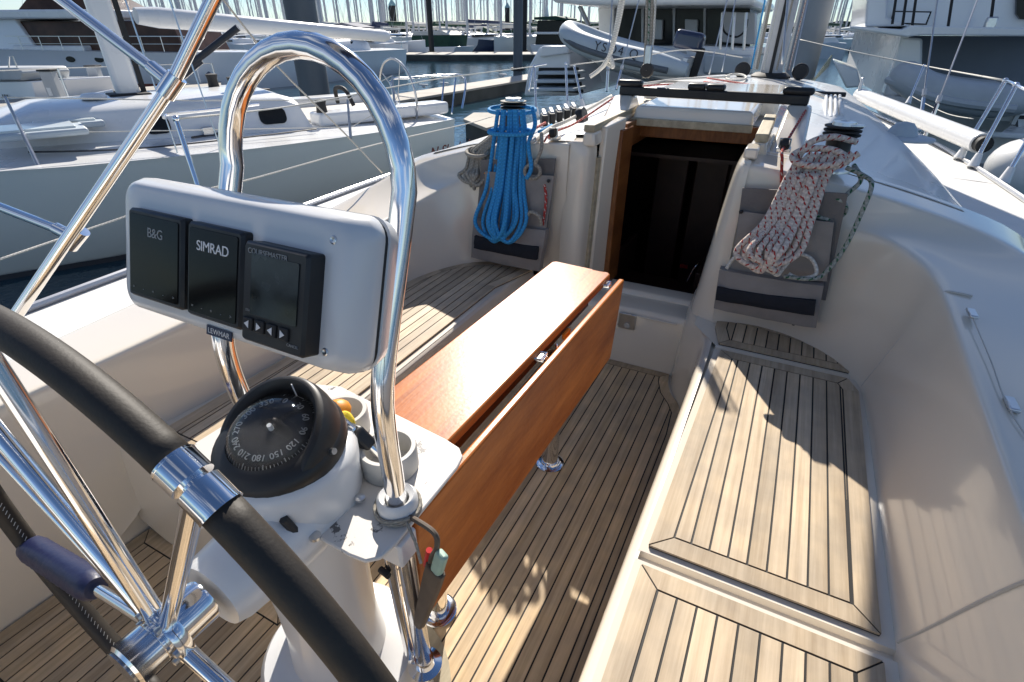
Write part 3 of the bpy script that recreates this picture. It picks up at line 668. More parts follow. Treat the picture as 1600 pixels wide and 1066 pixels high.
# ================================================================== COCKPIT TABLE
T = thing('cockpit_table', 'varnished drop leaf table on a steel post in the middle of the cockpit', 'table', (-.225, 1.465, 0))
top = [(-.425, .56), (-.180, .56), (-.143, 1.775), (-.155, 1.792), (-.372, 1.806), (-.388, 1.792)]
pw(MB().prism(top, .692, .72), 'tabletop', 'varn', T, bevel=.006, bseg=3)
pw(MB().hexa([(-.136, .49, .42), (-.112, .49, .42), (-.098, 1.74, .385), (-.122, 1.74, .385)], [(-.146, .53, .70), (-.124, .53, .70), (-.094, 1.80, .70), (-.116, 1.80, .70)]), 'leaf', 'varn', T, bevel=.006, bseg=3)
pw(MB().hexa([(-.408, .62, .61), (-.392, .62, .61), (-.362, 1.74, .61), (-.378, 1.74, .61)], [(-.408, .62, .691), (-.392, .62, .691), (-.362, 1.74, .691), (-.378, 1.74, .691)]), 'apron', 'varn', T, bevel=.003)
pw(MB().hexa([(-.34, .62, .60), (-.22, .62, .60), (-.20, 1.72, .60), (-.32, 1.72, .60)], [(-.36, .62, .69), (-.22, .62, .69), (-.20, 1.72, .69), (-.33, 1.72, .69)]), 'table_locker', 'maho', T, bevel=.004)
for (x, y) in ((-.225, 1.465), (-.275, .74)):
    pw(MB().lathe([(.032, 0), (.032, .52)], (x, y, 0), 24), 'leg', 'ss', T)
    pw(MB().lathe([(.056, 0), (.056, .006), (.050, .009), (.036, .010), (.036, .02)], (x, y, .003), 28), 'leg_flange', 'ss', T)
for (x, y, z) in ((-.143, 1.72, .70), (-.152, 1.16, .70)):
    q = MB(); q.box((x, y, z), (.035, .03, .008)); q.tube([(x - .01, y - .02, z + .004), (x + .012, y - .02, z + .006), (x + .012, y + .02, z + .006), (x - .01, y + .02, z + .004)], .004, 6)
    pw(q, 'hinge', 'ss', T)
pw(MB().box((-.150, 1.36, .675), (.012, .05, .02)), 'latch', 'orange', T, bevel=.003)
pw(MB().tube([(-.150, 1.28, .68), (-.14, 1.26, .67), (-.145, 1.24, .66)], .004, 6), 'latch', 'ss', T)
kk = P(578, 915, 'y', .60)
pw(MB().tube([kk + V3((-.02, 0, .02)), kk + V3((-.005, 0, .012)), kk, kk + V3((.004, 0, -.015))], .007, 8).tube([kk + V3((-.012, 0, -.017)), kk + V3((.016, 0, -.02))], .0045, 8), 'wing_nut', 'green', T)

# ================================================================== BINNACLE
PX, PY = -.34, .45
B = thing('binnacle', 'white steering pedestal with compass head, shelf and bent stainless guard tube', 'binnacle', (PX, PY, 0))
pw(MB().lathe([(.250, .0), (.250, .008), (.205, .010)], (PX, PY, .001), 40), 'base_ring', 'teakw', B)
pw(MB().lathe([(.205, .0), (.196, .12), (.184, .205), (.172, .222), (.130, .230), (.108, .245), (.100, .34), (.100, .45), (.105, .56), (.118, .66), (.128, .715), (.128, .73)], (PX, PY, .004), 44), 'pedestal', 'paint', B)
pw(MB().lathe([(.124, 0), (.127, .01), (.127, .085), (.120, .10), (.11, .105)], (PX, PY, .752), 44), 'compass_base', 'paint', B)
pw(MB().tube([(PX + .10, PY - .085, .775), (PX + .092, PY - .095, .815)], .008, 8), 'switch_slot', 'blackm', B)
for (dx, dy) in ((.128, .03), (.118, -.07)):
    pw(MB().lathe([(.010, 0), (.010, .006), (.005, .007)], (PX + dx + .005, PY + dy, .760), 10), 'bolt', 'ssb', B)
# hub housing
pw(MB().lathe([(.001, 0), (.058, 0), (.066, .02), (.074, .10), (.082, .24)], (-.295, .235, .74), 26, Matrix.Rotation(R(-90), 3, 'X')), 'steering_housing', 'paint', B)
pw(MB().lathe([(.008, 0), (.008, .006), (.004, .008)], (-.26, .30, .803), 10), 'bolt', 'ssb', B)
# shelf
sh = [(-.60, .405), (-.150, .385), (-.118, .388), (-.100, .405), (-.095, .44), (-.098, .64), (-.105, .672), (-.125, .69), (-.165, .70), (-.50, .745), (-.575, .72), (-.62, .66), (-.63, .45)]
pw(MB().prism(sh, .742, .751), 'shelf', 'worn', B, bevel=.003)
# guard tube
def vt(pts): return [V3(p) for p in pts]
arc_ = [V3((-.3175 - .1825 * -math.cos(R(a)), .61 + .025 * math.sin(R(a)), 1.30 + .1825 * math.sin(R(a)))) for a in range(0, 181, 10)]
gp = [V3((-.135, .505, .225)), V3((-.135, .50, .5)), V3((-.135, .498, .8))] + spline([(-.135, .498, .86), (-.135, .497, .94), (-.135, .506, 1.02), (-.135, .54, 1.12)], 5) + [V3((-.135, .58, 1.22))] + arc_ + [V3((-.5, .575, 1.22))] + spline([(-.5, .535, 1.12), (-.5, .502, 1.02), (-.5, .495, .95), (-.5, .50, .86)], 5) + [V3((-.5, .50, .7)), V3((-.5, .505, .225))]
GR = .0185
pw(MB().tube(gp, GR, 28), 'guard_tube', 'ss', B, ang=180)
pw(MB().lathe([(.040, 0), (.040, .004), (.024, .010), (.022, .03)], (-.135, .505, .226), 24), 'guard_foot', 'ss', B)
pw(MB().tube([(-.172, .50, .24), (-.170, .49, .5), (-.165, .485, .735)], .011, 12), 'conduit', 'ss', B)
for z in (.66, .58): pw(MB().tube([(-.185, .475, z), (-.16, .47, z)], .007, 8), 'conduit_clip', 'blackm', B)
for x in (-.135, -.5):
    pw(MB().lathe([(.036, 0), (.038, .006), (.036, .032), (.031, .038), (.022, .030), (.021, .0)], (x, .499, .751), 26, cap=False), 'tube_collar', 'paint', B)
pw(MB().box((-.14, .47, .70), (.09, .05, .06)), 'bracket', 'paint', B, bevel=.006)
# cord round the collar
cp = []
for i in range(70):
    a = i * .31; cp.append((-.135 + .041 * math.cos(a), .499 + .041 * math.sin(a), .755 + .004 * i / 24 + .002 * math.sin(i)))
co = MB().tube(cp + [(-.09, .47, .76), (-.07, .46, .74), (-.06, .455, .70)], .003, 6).build('cord', 'grey'); tag(co, 'thin grey cord wound round the white collar of the guard tube', 'cord')
# cups on the shelf
def cup(x, y, r_, name, label):
    root = thing(name, label, 'cup holder', (x, y, .751), 0, 'cup holders on the binnacle shelf')
    pw(MB().lathe([(r_ * .93, 0), (r_, .006), (r_, .052), (r_ - .002, .056), (r_ - .010, .056), (r_ - .012, .052), (r_ - .012, .008), (.001, .006)], (x, y, .751), 36, cap=False), 'cup_wall', 'cupin', root)
    return root
cup(-.215, .578, .056, 'cup_holder', 'round cream cup holder beside the guard tube with a winch handle in it')
cup(-.375, .622, .056, 'cup_holder', 'round cream cup holder behind the compass with a sponge in it')
s = MB(); s.sphere((0, 0, 0), 1, 16, 10, (.032, .020, .055)); sp = s.build('sponge', 'yellow'); sp.location = (-.325, .568, .80); sp.rotation_euler = (R(-18), R(14), 0)
tag(sp, 'yellow sponge cloth hanging over the rear cup holder', 'sponge')
s = MB(); s.sphere((0, 0, 0), .026, 14, 8, (1, 1, .8)); sp = s.build('float', 'orange'); sp.location = (-.350, .596, .835); tag(sp, 'orange float in the rear cup holder above the sponge', 'float')
wh = thing('winch_crank', 'small chrome handle with a black grip leaning in the front cup', 'handle', (-.235, .575, .76))
a, b = V3((-.225, .575, .765)), V3((-.285, .55, .86))
dr = (b - a).normalized()
pw(MB().tube([a, b], .0075, 10), 'shaft', 'ss', wh)
g1 = a + dr * .055
boxF(q := MB(), g1 + dr * .02, (1, 0, 0), dr.cross(V3((1, 0, 0))).normalized(), dr, (.032, .030, .045)); pw(q, 'grip', 'black', wh, bevel=.006)
pw(MB().tube(spline([b - dr * .01 + V3((.012, 0, 0)), b + dr * .012, b - dr * .01 - V3((.016, 0, .004)), b - dr * .02], 6), .005, 8), 'hook', 'ss', wh)
# knife pouch
KN = thing('knife_pouch', 'grey brown leather sheath with a pale green handled knife hanging from the guard tube', 'knife sheath', (-.09, .475, .55))
ka, kb = P(694, 845, 'y', .46), P(655, 975, 'y', .49)
kd = (ka - kb).normalized(); kx = V3((.93, -.37, 0)).normalized(); kz = kd.cross(kx).normalized()
q = MB(); l1 = []
for t_, w_ in ((0, .026), (.15, .032), (.5, .040), (.8, .046), (1, .046)):
    c_ = kb + (ka - kb) * t_ * .72; l1.append([c_ + kx * (a_ * w_ / 2 / .5) * .5 + kz * (b_ * .010) for (a_, b_) in ((-1, -.6), (-.6, -1), (.6, -1), (1, -.6), (1, .6), (.6, 1), (-.6, 1), (-1, .6))])
pw(loft(q, l1), 'sheath', 'brown', KN, bevel=.003)
hs = kb + (ka - kb) * .66
q = MB(); boxF(q, hs + kd * .045 + kx * .004, kx, kz, kd, (.026, .016, .085)); pw(q, 'knife_handle', 'green', KN, bevel=.006)
pw(MB().tube(spline([hs - kx * .014, hs - kx * .018 + kd * .04, hs - kx * .012 + kd * .09, hs - kx * .03 + kd * .12, V3((-.11, .49, .76))], 6), .005, 8), 'strap', 'brown', KN)
pw(MB().tube([hs - kx * .026, hs - kx * .028 + kd * .055], .006, 8), 'whistle', 'redp', KN)

# ------------------------------------------------------------------ compass
CX = V3((-.34, .45, .857))
C_ = thing('compass', 'domed black steering compass on top of the white binnacle head', 'compass', CX)
tl = Matrix.Rotation(R(13), 3, 'X') @ Matrix.Identity(3)
def cl(mb, prof, off=(0, 0, 0), seg=40, **k): return mb.lathe(prof, CX + tl @ V3(off), seg, tl, **k)
pw(cl(MB(), [(.118, -.012), (.124, .0), (.124, .018), (.117, .034), (.100, .046), (.086, .048), (.086, .03), (.001, .03)], cap=False), 'housing', 'black', C_)
# hood: a thick ring segment rising at the forward side
hood = []
for i in range(33):
    a = R(-28 + i * (236 / 32)); up = max(0, math.sin(math.pi * i / 32)) ** .55
    rO, rI = .121, .100
    h1 = .018 + .078 * up
    ca, sa = math.cos(a), math.sin(a)
    lean = 1 - .16 * up
    hood.append([CX + tl @ V3(p) for p in ((rO * ca, rO * sa, .010), (rO * ca * (1 - .03 * up), rO * sa * (1 - .03 * up), h1 * .6), (rO * lean * ca, rO * lean * sa, h1), (rO * (lean - .10) * ca, rO * (lean - .10) * sa, h1 + .003), (rI * lean * .93 * ca, rI * lean * .93 * sa, h1 * .8), (rI * .9 * ca, rI * .9 * sa, .035))])
pw(MB().grid(hood), 'hood', 'black', C_, sub=1)
# card
card_z = .045
pw(cl(MB(), [(.001, .0), (.060, -.002), (.076, -.010), (.079, -.016)], (0, 0, card_z), cap=False), 'compass_card', 'blackm', C_)
tk = MB()
for i in range(72):
    a = R(i * 5); l_ = .010 if i % 6 == 0 else .006
    p0 = tl @ V3((.0765 * math.cos(a), .0765 * math.sin(a), card_z - .0085)); p1 = tl @ V3(((.0765 - l_) * math.cos(a), (.0765 - l_) * math.sin(a), card_z - .0035))
    tk.tube([CX + p0, CX + p1], .0007 if i % 6 else .0011, 4)
tk_o = pw(tk, 'degree_marks', 'labeld', C_)
names = ['0', '30', '60', '90', '120', '150', '180', '210', '240', '270', '300', '330']
for i, nme in enumerate(names):
    a = R(112 - i * 30)
    rad = V3((math.cos(a), math.sin(a), 0)); tang = V3((math.sin(a), -math.cos(a), 0))
    o_ = CX + tl @ (rad * .050 + V3((0, 0, card_z + .002)))
    text('compass_numeral', nme, 'labeld', C_, o_, tl @ tang, tl @ (rad + V3((0, 0, -.25))), .0155, align='CENTER')
pw(MB().tube([CX + tl @ V3((0, .072, card_z)), CX + tl @ V3((-.004, .078, card_z + .05))], .0014, 6), 'lubber_line', 'label', C_)
pw(MB().lathe([(.004, 0), (.004, .012)], CX + tl @ V3((0, 0, card_z)), 10, tl), 'pivot', 'label', C_)
gm = bpy.data.materials.new('clear_dome'); gm.use_nodes = True; gb = gm.node_tree.nodes['Principled BSDF']
gb.inputs['Base Color'].default_value = (.9, .92, .95, 1); gb.inputs['Roughness'].default_value = .03; gb.inputs['Transmission Weight'].default_value = 1; gb.inputs['IOR'].default_value = 1.3; M['dome'] = gm
pw(cl(MB(), [(.086, -.004)] + [(.086 * math.cos(R(a)), .062 * math.sin(R(a))) for a in range(0, 90, 8)] + [(.0006, .062)], (0, 0, .036), cap=False), 'dome', 'dome', C_)
kn = CX + tl @ V3((-.122, -.01, .006)); pw(MB().sphere(kn, .014, 12, 8), 'knob', 'black', C_)
pw(MB().lathe([(.006, 0), (.006, .01)], CX + V3((.118, .01, .03)), 12, Matrix.Rotation(R(70), 3, 'Y')), 'screw', 'ssb', C_)

bpy.context.view_layer.update()
C_.scale = (.94, .94, .94)
# ------------------------------------------------------------------ instrument pod
O = V3((-.262, .383, 1.14)); un = V3((0, .333, .943)).normalized(); nn = V3((0, -.943, .333)).normalized(); xx = V3((1, 0, 0))
IP = thing('instrument_pod', 'white instrument pod carrying three dark displays on the guard tube', 'instrument pod', O)
c0 = O + un * .093
def l0(px, py, n_): p = PP(px, py, c0 + nn * n_, nn) - c0; return p.dot(xx), p.dot(un)
xa, xb = l0(211, 400, .02)[0], l0(613, 480, -.02)[0]; ya, yb0 = l0(420, 548, .025)[1], l0(420, 309, .0)[1]
HH, WW = yb0 - ya, xb - xa
ctr = c0 + xx * (xa + xb) / 2 + un * (ya + yb0) / 2
def ring(w_, h_, r_, n_, dx=0, dy=0): return [ctr + xx * (p[0] + dx) + un * (p[1] + dy) + nn * n_ for p in rrect(w_, h_, r_, 6)]
q = loft(MB(), [ring(WW - .008, HH - .008, .024, -.001), ring(WW, HH, .026, .004), ring(WW - .002, HH - .002, .028, .020), ring(WW - .030, HH - .014, .028, .040), ring(WW - .055, HH - .022, .026, .0465), ring(WW - .08, HH - .04, .02, .048)])
pw(q, 'front_shell', 'paint', IP, ang=60)
q = loft(MB(), [ring(WW - .09, HH - .06, .02, -.06), ring(WW - .05, HH - .03, .026, -.05), ring(WW - .016, HH - .008, .026, -.030), ring(WW - .002, HH, .026, -.006), ring(WW - .008, HH - .008, .024, -.004)])
pw(q, 'rear_shell', 'paint', IP, ang=60)
q = loft(MB(), [ring(WW - .006, HH - .006, .025, -.006), ring(WW - .006, HH - .006, .025, .005)])
pw(q, 'gasket', 'blackm', IP)
def loc(px, py, nlev):
    p = PP(px, py, ctr + nn * nlev, nn) - ctr; return p.dot(xx), p.dot(un)
def display(x0, x1, y0, y1, lev, thick, name):
    cx, cy = (x0 + x1) / 2, (y0 + y1) / 2; w_, h_ = x1 - x0, y1 - y0
    f = lambda ww, hh, rr_, n_: [ctr + xx * (p[0] + cx) + un * (p[1] + cy) + nn * n_ for p in rrect(ww, hh, rr_, 3)]
    o = pw(loft(MB(), [f(w_, h_, .004, .046), f(w_, h_, .004, lev - .004), f(w_ - .006, h_ - .006, .003, lev)]), name, 'black', IP, ang=35)
    return o, cx, cy, w_, h_
def sub(o, mb, name, m, **k):
    c = mb.build(name, m, None, **k); c.parent = o; return c
def onp(x, y, n_): return ctr + xx * x + un * y + nn * n_
corner = [loc(198, 322, .062), loc(283, 342, .062), loc(285, 487, .062), loc(203, 460, .062)]
yt = (corner[0][1] + corner[1][1]) / 2; yb = (corner[2][1] + corner[3][1]) / 2
xl = (corner[0][0] + corner[3][0]) / 2; xr = (corner[1][0] + corner[2][0]) / 2
c2 = [loc(290, 342, .062), loc(378, 365, .062), loc(375, 522, .062), loc(293, 487, .062)]
c3 = [loc(380, 374, .070), loc(480, 397, .070), loc(478, 567, .070), loc(381, 527, .070)]
disp = []
for nm_, cc, lev in (('display', corner, .062), ('display', c2, .062), ('display', c3, .072)):
    x0 = (cc[0][0] + cc[3][0]) / 2; x1 = (cc[1][0] + cc[2][0]) / 2; y1 = (cc[0][1] + cc[1][1]) / 2; y0 = (cc[2][1] + cc[3][1]) / 2
    disp.append(display(x0, x1, y0, y1, lev, .02, nm_) + (lev,))
def txt(o, body, x, y, n_, size, m='label', sp_=1.0, align='CENTER'):
    c = text('lettering', body, m, None, onp(x, y, n_), xx, un, size, .0003, sp_, align); c.parent = o; return c
bpy.context.view_layer.update()
for i, (o, cx, cy, w_, h_, lev) in enumerate(disp):
    if i < 2:
        f = lambda ww, hh, rr_, n_: [ctr + xx * (p[0] + cx) + un * (p[1] + cy) + nn * n_ for p in rrect(ww, hh, rr_, 3)]
        g_ = loft(MB(), [f(w_ - .012, h_ - .012, .003, lev - .001), f(w_ - .013, h_ - .013, .003, lev + .0012)]).build("screen_glass", "screen", None, smooth=False)
        g_.parent = o; g_.matrix_parent_inverse = o.matrix_parent_inverse @ Matrix.Identity(4)
        g_.matrix_parent_inverse = o.matrix_world.inverted()
        ts = [(txt(o, ['B&G', 'SIMRAD'][i], cx + (.0 if i else .004), cy + h_ / 2 - .032, lev + .0015, [.017, .017][i], 'label' if i else 'labeld', .95))]
        for k in range(5):
            x = cx - w_ / 2 + .014 + k * (w_ - .028) / 4
            ts.append(txt(o, ['=', '-', '+', '-', '>'][k], x, cy - h_ / 2 + .012, lev + .0015, .006, 'labeld'))
        ts.append(None)
    else:
        f = lambda ww, hh, rr_, n_, dy=0: [ctr + xx * (p[0] + cx + .002) + un * (p[1] + cy + dy) + nn * n_ for p in rrect(ww, hh, rr_, 3)]
        g_ = loft(MB(), [f(w_ - .026, h_ * .60, .002, lev - .001, .011), f(w_ - .026, h_ * .60, .002, lev + .0012, .011)]).build('screen_glass', 'lcd', None, smooth=False)
        g_.parent = o; g_.matrix_parent_inverse = o.matrix_world.inverted()
        ts = [txt(o, 'COURSEMASTER', cx - w_ / 2 + .008, cy + h_ / 2 - .0125, lev + .0006, .0085, 'labeld', .95, 'LEFT')]
        ts.append(txt(o, 'STANDBY', cx - .032, cy - h_ / 2 + .036, lev + .0006, .004, 'labeld')); ts.append(txt(o, 'PILOT', cx - .010, cy - h_ / 2 + .036, lev + .0006, .004, 'labeld')); ts.append(txt(o, 'COURSE', cx + .022, cy - h_ / 2 + .036, lev + .0006, .0045, 'labeld'))
        ts.append(txt(o, 'CANCEL', cx + .034, cy - h_ / 2 + .010, lev + .0006, .0045, 'labeld'))
        for k in range(4):
            x = cx - .035 + k * .0185
            bq = boxF(MB(), onp(x, cy - h_ / 2 + .022, lev + .001), xx, un, nn, (.015, .015, .004)).build('button', 'blackm', None, smooth=False, bevel=.0015)
            bq.parent = o; bq.matrix_parent_inverse = o.matrix_world.inverted()
            s_ = -1 if k in (0, 2) else 1; tri = MB()
            pt = [onp(x + s_ * .004, cy - h_ / 2 + .022, lev + .0034), onp(x - s_ * .003, cy - h_ / 2 + .0265, lev + .0034), onp(x - s_ * .003, cy - h_ / 2 + .0175, lev + .0034)]
            tri.add(pt + [p + nn * .0004 for p in pt], [(0, 1, 2), (3, 5, 4), (0, 3, 4, 1), (1, 4, 5, 2), (2, 5, 3, 0)])
            tq = tri.build('button_arrow', 'label', None, smooth=False); tq.parent = o; tq.matrix_parent_inverse = o.matrix_world.inverted()
    for c in ts:
        if c: c.matrix_parent_inverse = o.matrix_world.inverted()
for (sx_, sy_) in ((WW / 2 - .035, HH / 2 - .03), (WW / 2 - .035, -HH / 2 + .03)):
    rotm = Matrix(((xx.x, un.x, nn.x), (xx.y, un.y, nn.y), (xx.z, un.z, nn.z)))
    pw(MB().lathe([(.005, 0), (.005, .0012), (.0035, .002), (.001, .0014)], onp(sx_, sy_, .0462), 14, rotm, cap=False), 'pod_screw', 'ssb', IP)
# maker's badge below the displays
bx, by = loc(348, 520, .044)
q = boxF(MB(), onp(bx, by, .0485), xx, un, nn, (.046, .012, .002)); bo = pw(q, 'maker_badge', 'badge', IP, smooth=False)
bpy.context.view_layer.update()
c = text('lettering', 'LEWMAR', 'label', None, onp(bx, by - .003, .0498), xx, un, .0095, .0002, 1.05, 'CENTER'); c.parent = bo; c.matrix_parent_inverse = bo.matrix_world.inverted()

# ================================================================== STEERING WHEEL
WC = V3((-.286, .162, .762)); WR = .507
yw = -.025; wn = V3((math.sin(yw), -math.cos(yw), 0)).normalized(); wu = wn.cross(V3((0, 0, 1))).normalized(); wv = V3((0, 0, 1))
def wp(a, r_=WR, n_=0): return WC + (wu * math.cos(a) + wv * math.sin(a)) * r_ + wn * n_
def wang(px, py):          # angle on the wheel of a pixel
    p = PP(px, py, WC, wn) - WC; return math.atan2(p.dot(wv), p.dot(wu)), p.length
WH = thing('steering_wheel', 'large stainless folding steering wheel with dark leather rim', 'steering wheel', WC)
a1 = wang(308, 765)[0]; a2 = wang(215, 1050)[0]
a2u = a2 if a2 > a1 else a2 + 2 * math.pi
gapA = .047
def arcp(s_, e_, n=60, r_=WR): return [wp(s_ + (e_ - s_) * i / n, r_) for i in range(n + 1)]
RT = .0168
def rimseg(s_, e_, nm): 
    pts = arcp(s_, e_, 70); pw(MB().tube(pts, RT, 20), nm, 'leather', WH, ang=180)
def stitches(s_, e_):
    mb = MB(); n = 150
    for i in range(n):
        a_ = s_ + (e_ - s_) * i / n; da = (e_ - s_) / n * .55; r0 = WR - RT * 1.0
        mb.tube([wp(a_, r0, .0025), wp(a_ + da, r0, -.0025)], .0007, 4)
    pw(mb, 'stitching', 'cupin', WH)
stitches(a1 + gapA, a2u - gapA); stitches(a2u + gapA, a1 + 2 * math.pi - gapA)
rimseg(a1 + gapA, a2u - gapA, 'rim_grip'); rimseg(a2u + gapA, a1 + 2 * math.pi - gapA, 'rim_grip')
for a_ in (a1, a2u):
    q = MB(); q.tube(arcp(a_ - gapA * 1.15, a_ - gapA * .22, 8), RT + .0015, 22); q.tube(arcp(a_ + gapA * .05, a_ + gapA * 1.15, 8), RT + .0015, 22)
    q.tube(arcp(a_ - gapA * .9, a_ + gapA * .9, 10), RT * .72, 18); pw(q, 'rim_joint', 'ss', WH)
    pw(MB().tube(arcp(a_ + gapA * 1.1, a_ + gapA * 1.18, 3), RT + .002, 22), 'grip_collar', 'ss', WH); pw(MB().tube(arcp(a_ - gapA * 1.18, a_ - gapA * 1.1, 3), RT + .002, 22), 'grip_collar', 'ss', WH)
angs = [a1 + .0]; 
ul = wang(0, 680)[0]; bl = wang(20, 838)[0]
sp_ang = [(a1, .011), (ul, .0125), (bl, .010), (a2u, .010), (a1 + math.pi * .42, .011), (a1 - math.pi * .22, .0125), (a1 - math.pi * .45, .011)]
seen = []
for a_, r_ in sp_ang:
    if any(abs((a_ - b_ + math.pi) % (2 * math.pi) - math.pi) < .12 for b_ in seen): continue
    seen.append(a_)
    pw(MB().tube([wp(a_, .035), wp(a_, .12), wp(a_, WR - RT * .5)], [r_ * 1.05, r_ * 1.0, r_ * .85], 16), 'spoke', 'ss', WH)
ax = Matrix(((wu.x, wv.x, wn.x), (wu.y, wv.y, wn.y), (wu.z, wv.z, wn.z)))
pw(MB().lathe([(.001, -.06), (.034, -.06), (.036, -.055), (.036, -.012), (.050, -.010), (.052, -.006), (.052, .006), (.050, .010), (.032, .012), (.032, .016), (.034, .018), (.034, .052), (.030, .056), (.030, .060), (.001, .060)], WC, 30, ax, cap=False), 'hub', 'ss', WH)
for k in range(6): pw(MB().lathe([(.005, 0), (.005, .005), (.002, .006)], WC + (wu * math.cos(k * 1.047) + wv * math.sin(k * 1.047)) * .043 + wn * .010, 8, ax), 'hub_bolt', 'ssb', WH)
hg0 = wang(52, 862); hg1 = wang(140, 905)
bld = wp(bl, hg0[1]) 
g0, g1_ = min(hg0[1], hg1[1]), max(hg0[1], hg1[1])
q = MB(); n_ = 26; pts = []; rad = []
for i in range(n_ + 1):
    t_ = i / n_; pts.append(wp(bl, g0 + (g1_ - g0) * t_)); e_ = min(t_, 1 - t_); rad.append((.024 + .0015 * (i % 2)) * min(1, .72 + e_ * 5))
pw(q.tube(pts, rad, 22), 'rubber_sleeve', 'navy', WH)

# ================================================================== FRAME TUBES at the port quarter
FR = thing('stern_frame', 'thin stainless frame tubes crossing over the port quarter', 'frame', D(268, 128, 1.25))
A0, A1, A2_ = D(345, -25, 1.15), D(270, 130, 1.25), D(20, 500, 1.42)
pw(MB().tube([A0, A1, A2_], .0155, 16), 'post', 'ss', FR)
B0 = D(70, -20, 1.3)
pw(MB().tube([B0, D(258, 122, 1.26)], .0135, 16), 'brace', 'ss', FR)
pw(MB().tube([A1 + (A1 - A2_).normalized() * .02, A1 - (A1 - A2_).normalized() * .035], .022, 16).tube([D(238, 106, 1.262), D(262, 126, 1.25)], .0175, 14), 'clamp', 'ss', FR)
pw(MB().tube([D(-30, 312, 1.45), D(100, 362, 1.39), D(118, 372, 1.38)], .0125, 14), 'brace', 'ss', FR)
pw(MB().tube([D(88, 357, 1.39), D(116, 371, 1.38)], .016, 14).tube([D(128, 360, 1.37), D(108, 385, 1.385)], .0195, 14), 'clamp', 'ss', FR)

# ================================================================== FITTINGS ON OUR YACHT
def winch(x, y, z, label):
    r_ = thing('winch', label, 'winch', (x, y, z), 0, 'winches beside the companionway')
    pw(MB().lathe([(.066, 0), (.066, .012), (.058, .022), (.056, .03)], (x, y, z), 30), 'winch_base', 'ssb', r_)
    pw(MB().lathe([(.054, .03), (.046, .05), (.042, .09), (.045, .115), (.054, .122)], (x, y, z), 30), 'drum', 'black', r_)
    for dz in (.124, .138, .152):
        pw(MB().lathe([(.03, 0), (.062, .002), (.063, .007), (.03, .009)], (x, y, z + dz), 30), 'tailing_ring', 'blackm', r_)
    pw(MB().lathe([(.040, 0), (.038, .012), (.018, .014), (.016, .008), (.001, .008)], (x, y, z + .160), 24, cap=False), 'winch_cap', 'ssb', r_)
    pw(MB().box((x + .04, y - .02, z + .162), (.05, .014, .008), Matrix.Rotation(.5, 3, 'Z')), 'feeder_arm', 'ss', r_, bevel=.002)
    return r_
winch(.50, 2.36, 1.045, 'black winch on the starboard coachroof corner with red flecked rope round it')
winch(-.90, 2.47, 1.05, 'black winch on the port coachroof corner above the blue rope')

def strand_rope(name, m, label, cat, loops, r_=.0085, group=None):
    mb = MB()
    for pts in loops: mb.tube(spline(pts, 7), r_, 8)
    o = mb.build(name, m, None, ang=180); return tag(o, label, cat, group)
rnd = random.Random(3)
def hank(topc, topw, bandc, bandw, botc, botw, yt_, yb_, n, dep=.03, sag=14, jit=3):
    """one continuous coil: strands run from the winch through a band and turn at the bottom; pixel guides at real depths"""
    pts = []
    for i in range(n):
        a = (i / (n - 1) - .5); s1, s2 = rnd.uniform(-1, 1), rnd.uniform(-1, 1)
        d1 = rnd.uniform(0, dep)
        def row(c, w_, f, dy=0): return P(c[0] + w_ * a * f + s1 * jit, c[1] + dy, 'y', yt_ + (yb_ - yt_) * min(1, (c[1] - topc[1]) / (botc[1] - topc[1])) - d1)
        b2 = -a * .55 + s2 * .12
        l = [row(topc, topw, 1), row(((topc[0] + bandc[0]) / 2, (topc[1] + bandc[1]) / 2), (topw + bandw) / 2, 1), row(bandc, bandw, 1),
             row(((botc[0] + bandc[0] * 1) / 2, (botc[1] + bandc[1]) / 2), (botw * .85 + bandw) / 2, 1), row((botc[0], botc[1] - sag), botw, 1)]
        bot = P(botc[0] + botw * (a + b2) * .5, botc[1] + rnd.uniform(-8, 6), 'y', yb_ - d1 - .012)
        k_ = row((botc[0], botc[1] - sag), botw, 1)
        r2 = P(botc[0] + botw * b2, botc[1] - sag, 'y', yb_ - d1 - .02); r3 = P((botc[0] + bandc[0]) / 2 + (botw * .8 + bandw) / 2 * b2, (botc[1] + bandc[1]) / 2, 'y', (yt_ + yb_) / 2 - d1 - .02)
        r4 = P(bandc[0] + bandw * b2, bandc[1], 'y', yt_ + (yb_ - yt_) * .25 - d1 - .012)
        pts.append(l + [bot, r2, r3, r4])
    return pts
# blue coil on the port winch
L_ = hank((799, 172), 38, (798, 207), 46, (783, 374), 78, 2.36, 2.20, 9, .035, 26, 3)
band = [[P(766 + 32 + 34 * math.cos(a) * 1.0, 206 + 5 * math.sin(a), 'y', 2.31 - .05 * math.sin(a)) for a in [i * .5 for i in range(14)]]]
band2 = [[P(800 + 36 * math.cos(a), 172 + 6 * math.sin(a), 'y', 2.42 - .07 * math.sin(a)) for a in [i * .5 for i in range(16)]]]
extra = [[P(832, 168, 'y', 2.4), P(836, 195, 'y', 2.34), P(826, 225, 'y', 2.28), P(830, 262, 'y', 2.24), P(822, 280, 'y', 2.22)]]
strand_rope('rope_coil', 'blue', 'bright blue rope coil hanging from the port winch over the grey pocket', 'rope coil', L_ + band + band2 + extra, .0098)
L_ = hank((782, 205), 12, (746, 238), 22, (738, 290), 44, 2.40, 2.31, 6, .03, 16, 1.5)
bandg = [[P(746 + 17 * math.cos(a), 238 + 7 * math.sin(a), 'y', 2.34 - .05 * math.sin(a)) for a in [i * .5 for i in range(20)]]]
strand_rope('rope_coil', 'grey', 'worn grey rope coil hanging left of the blue rope', 'rope coil', L_ + bandg, .0095)
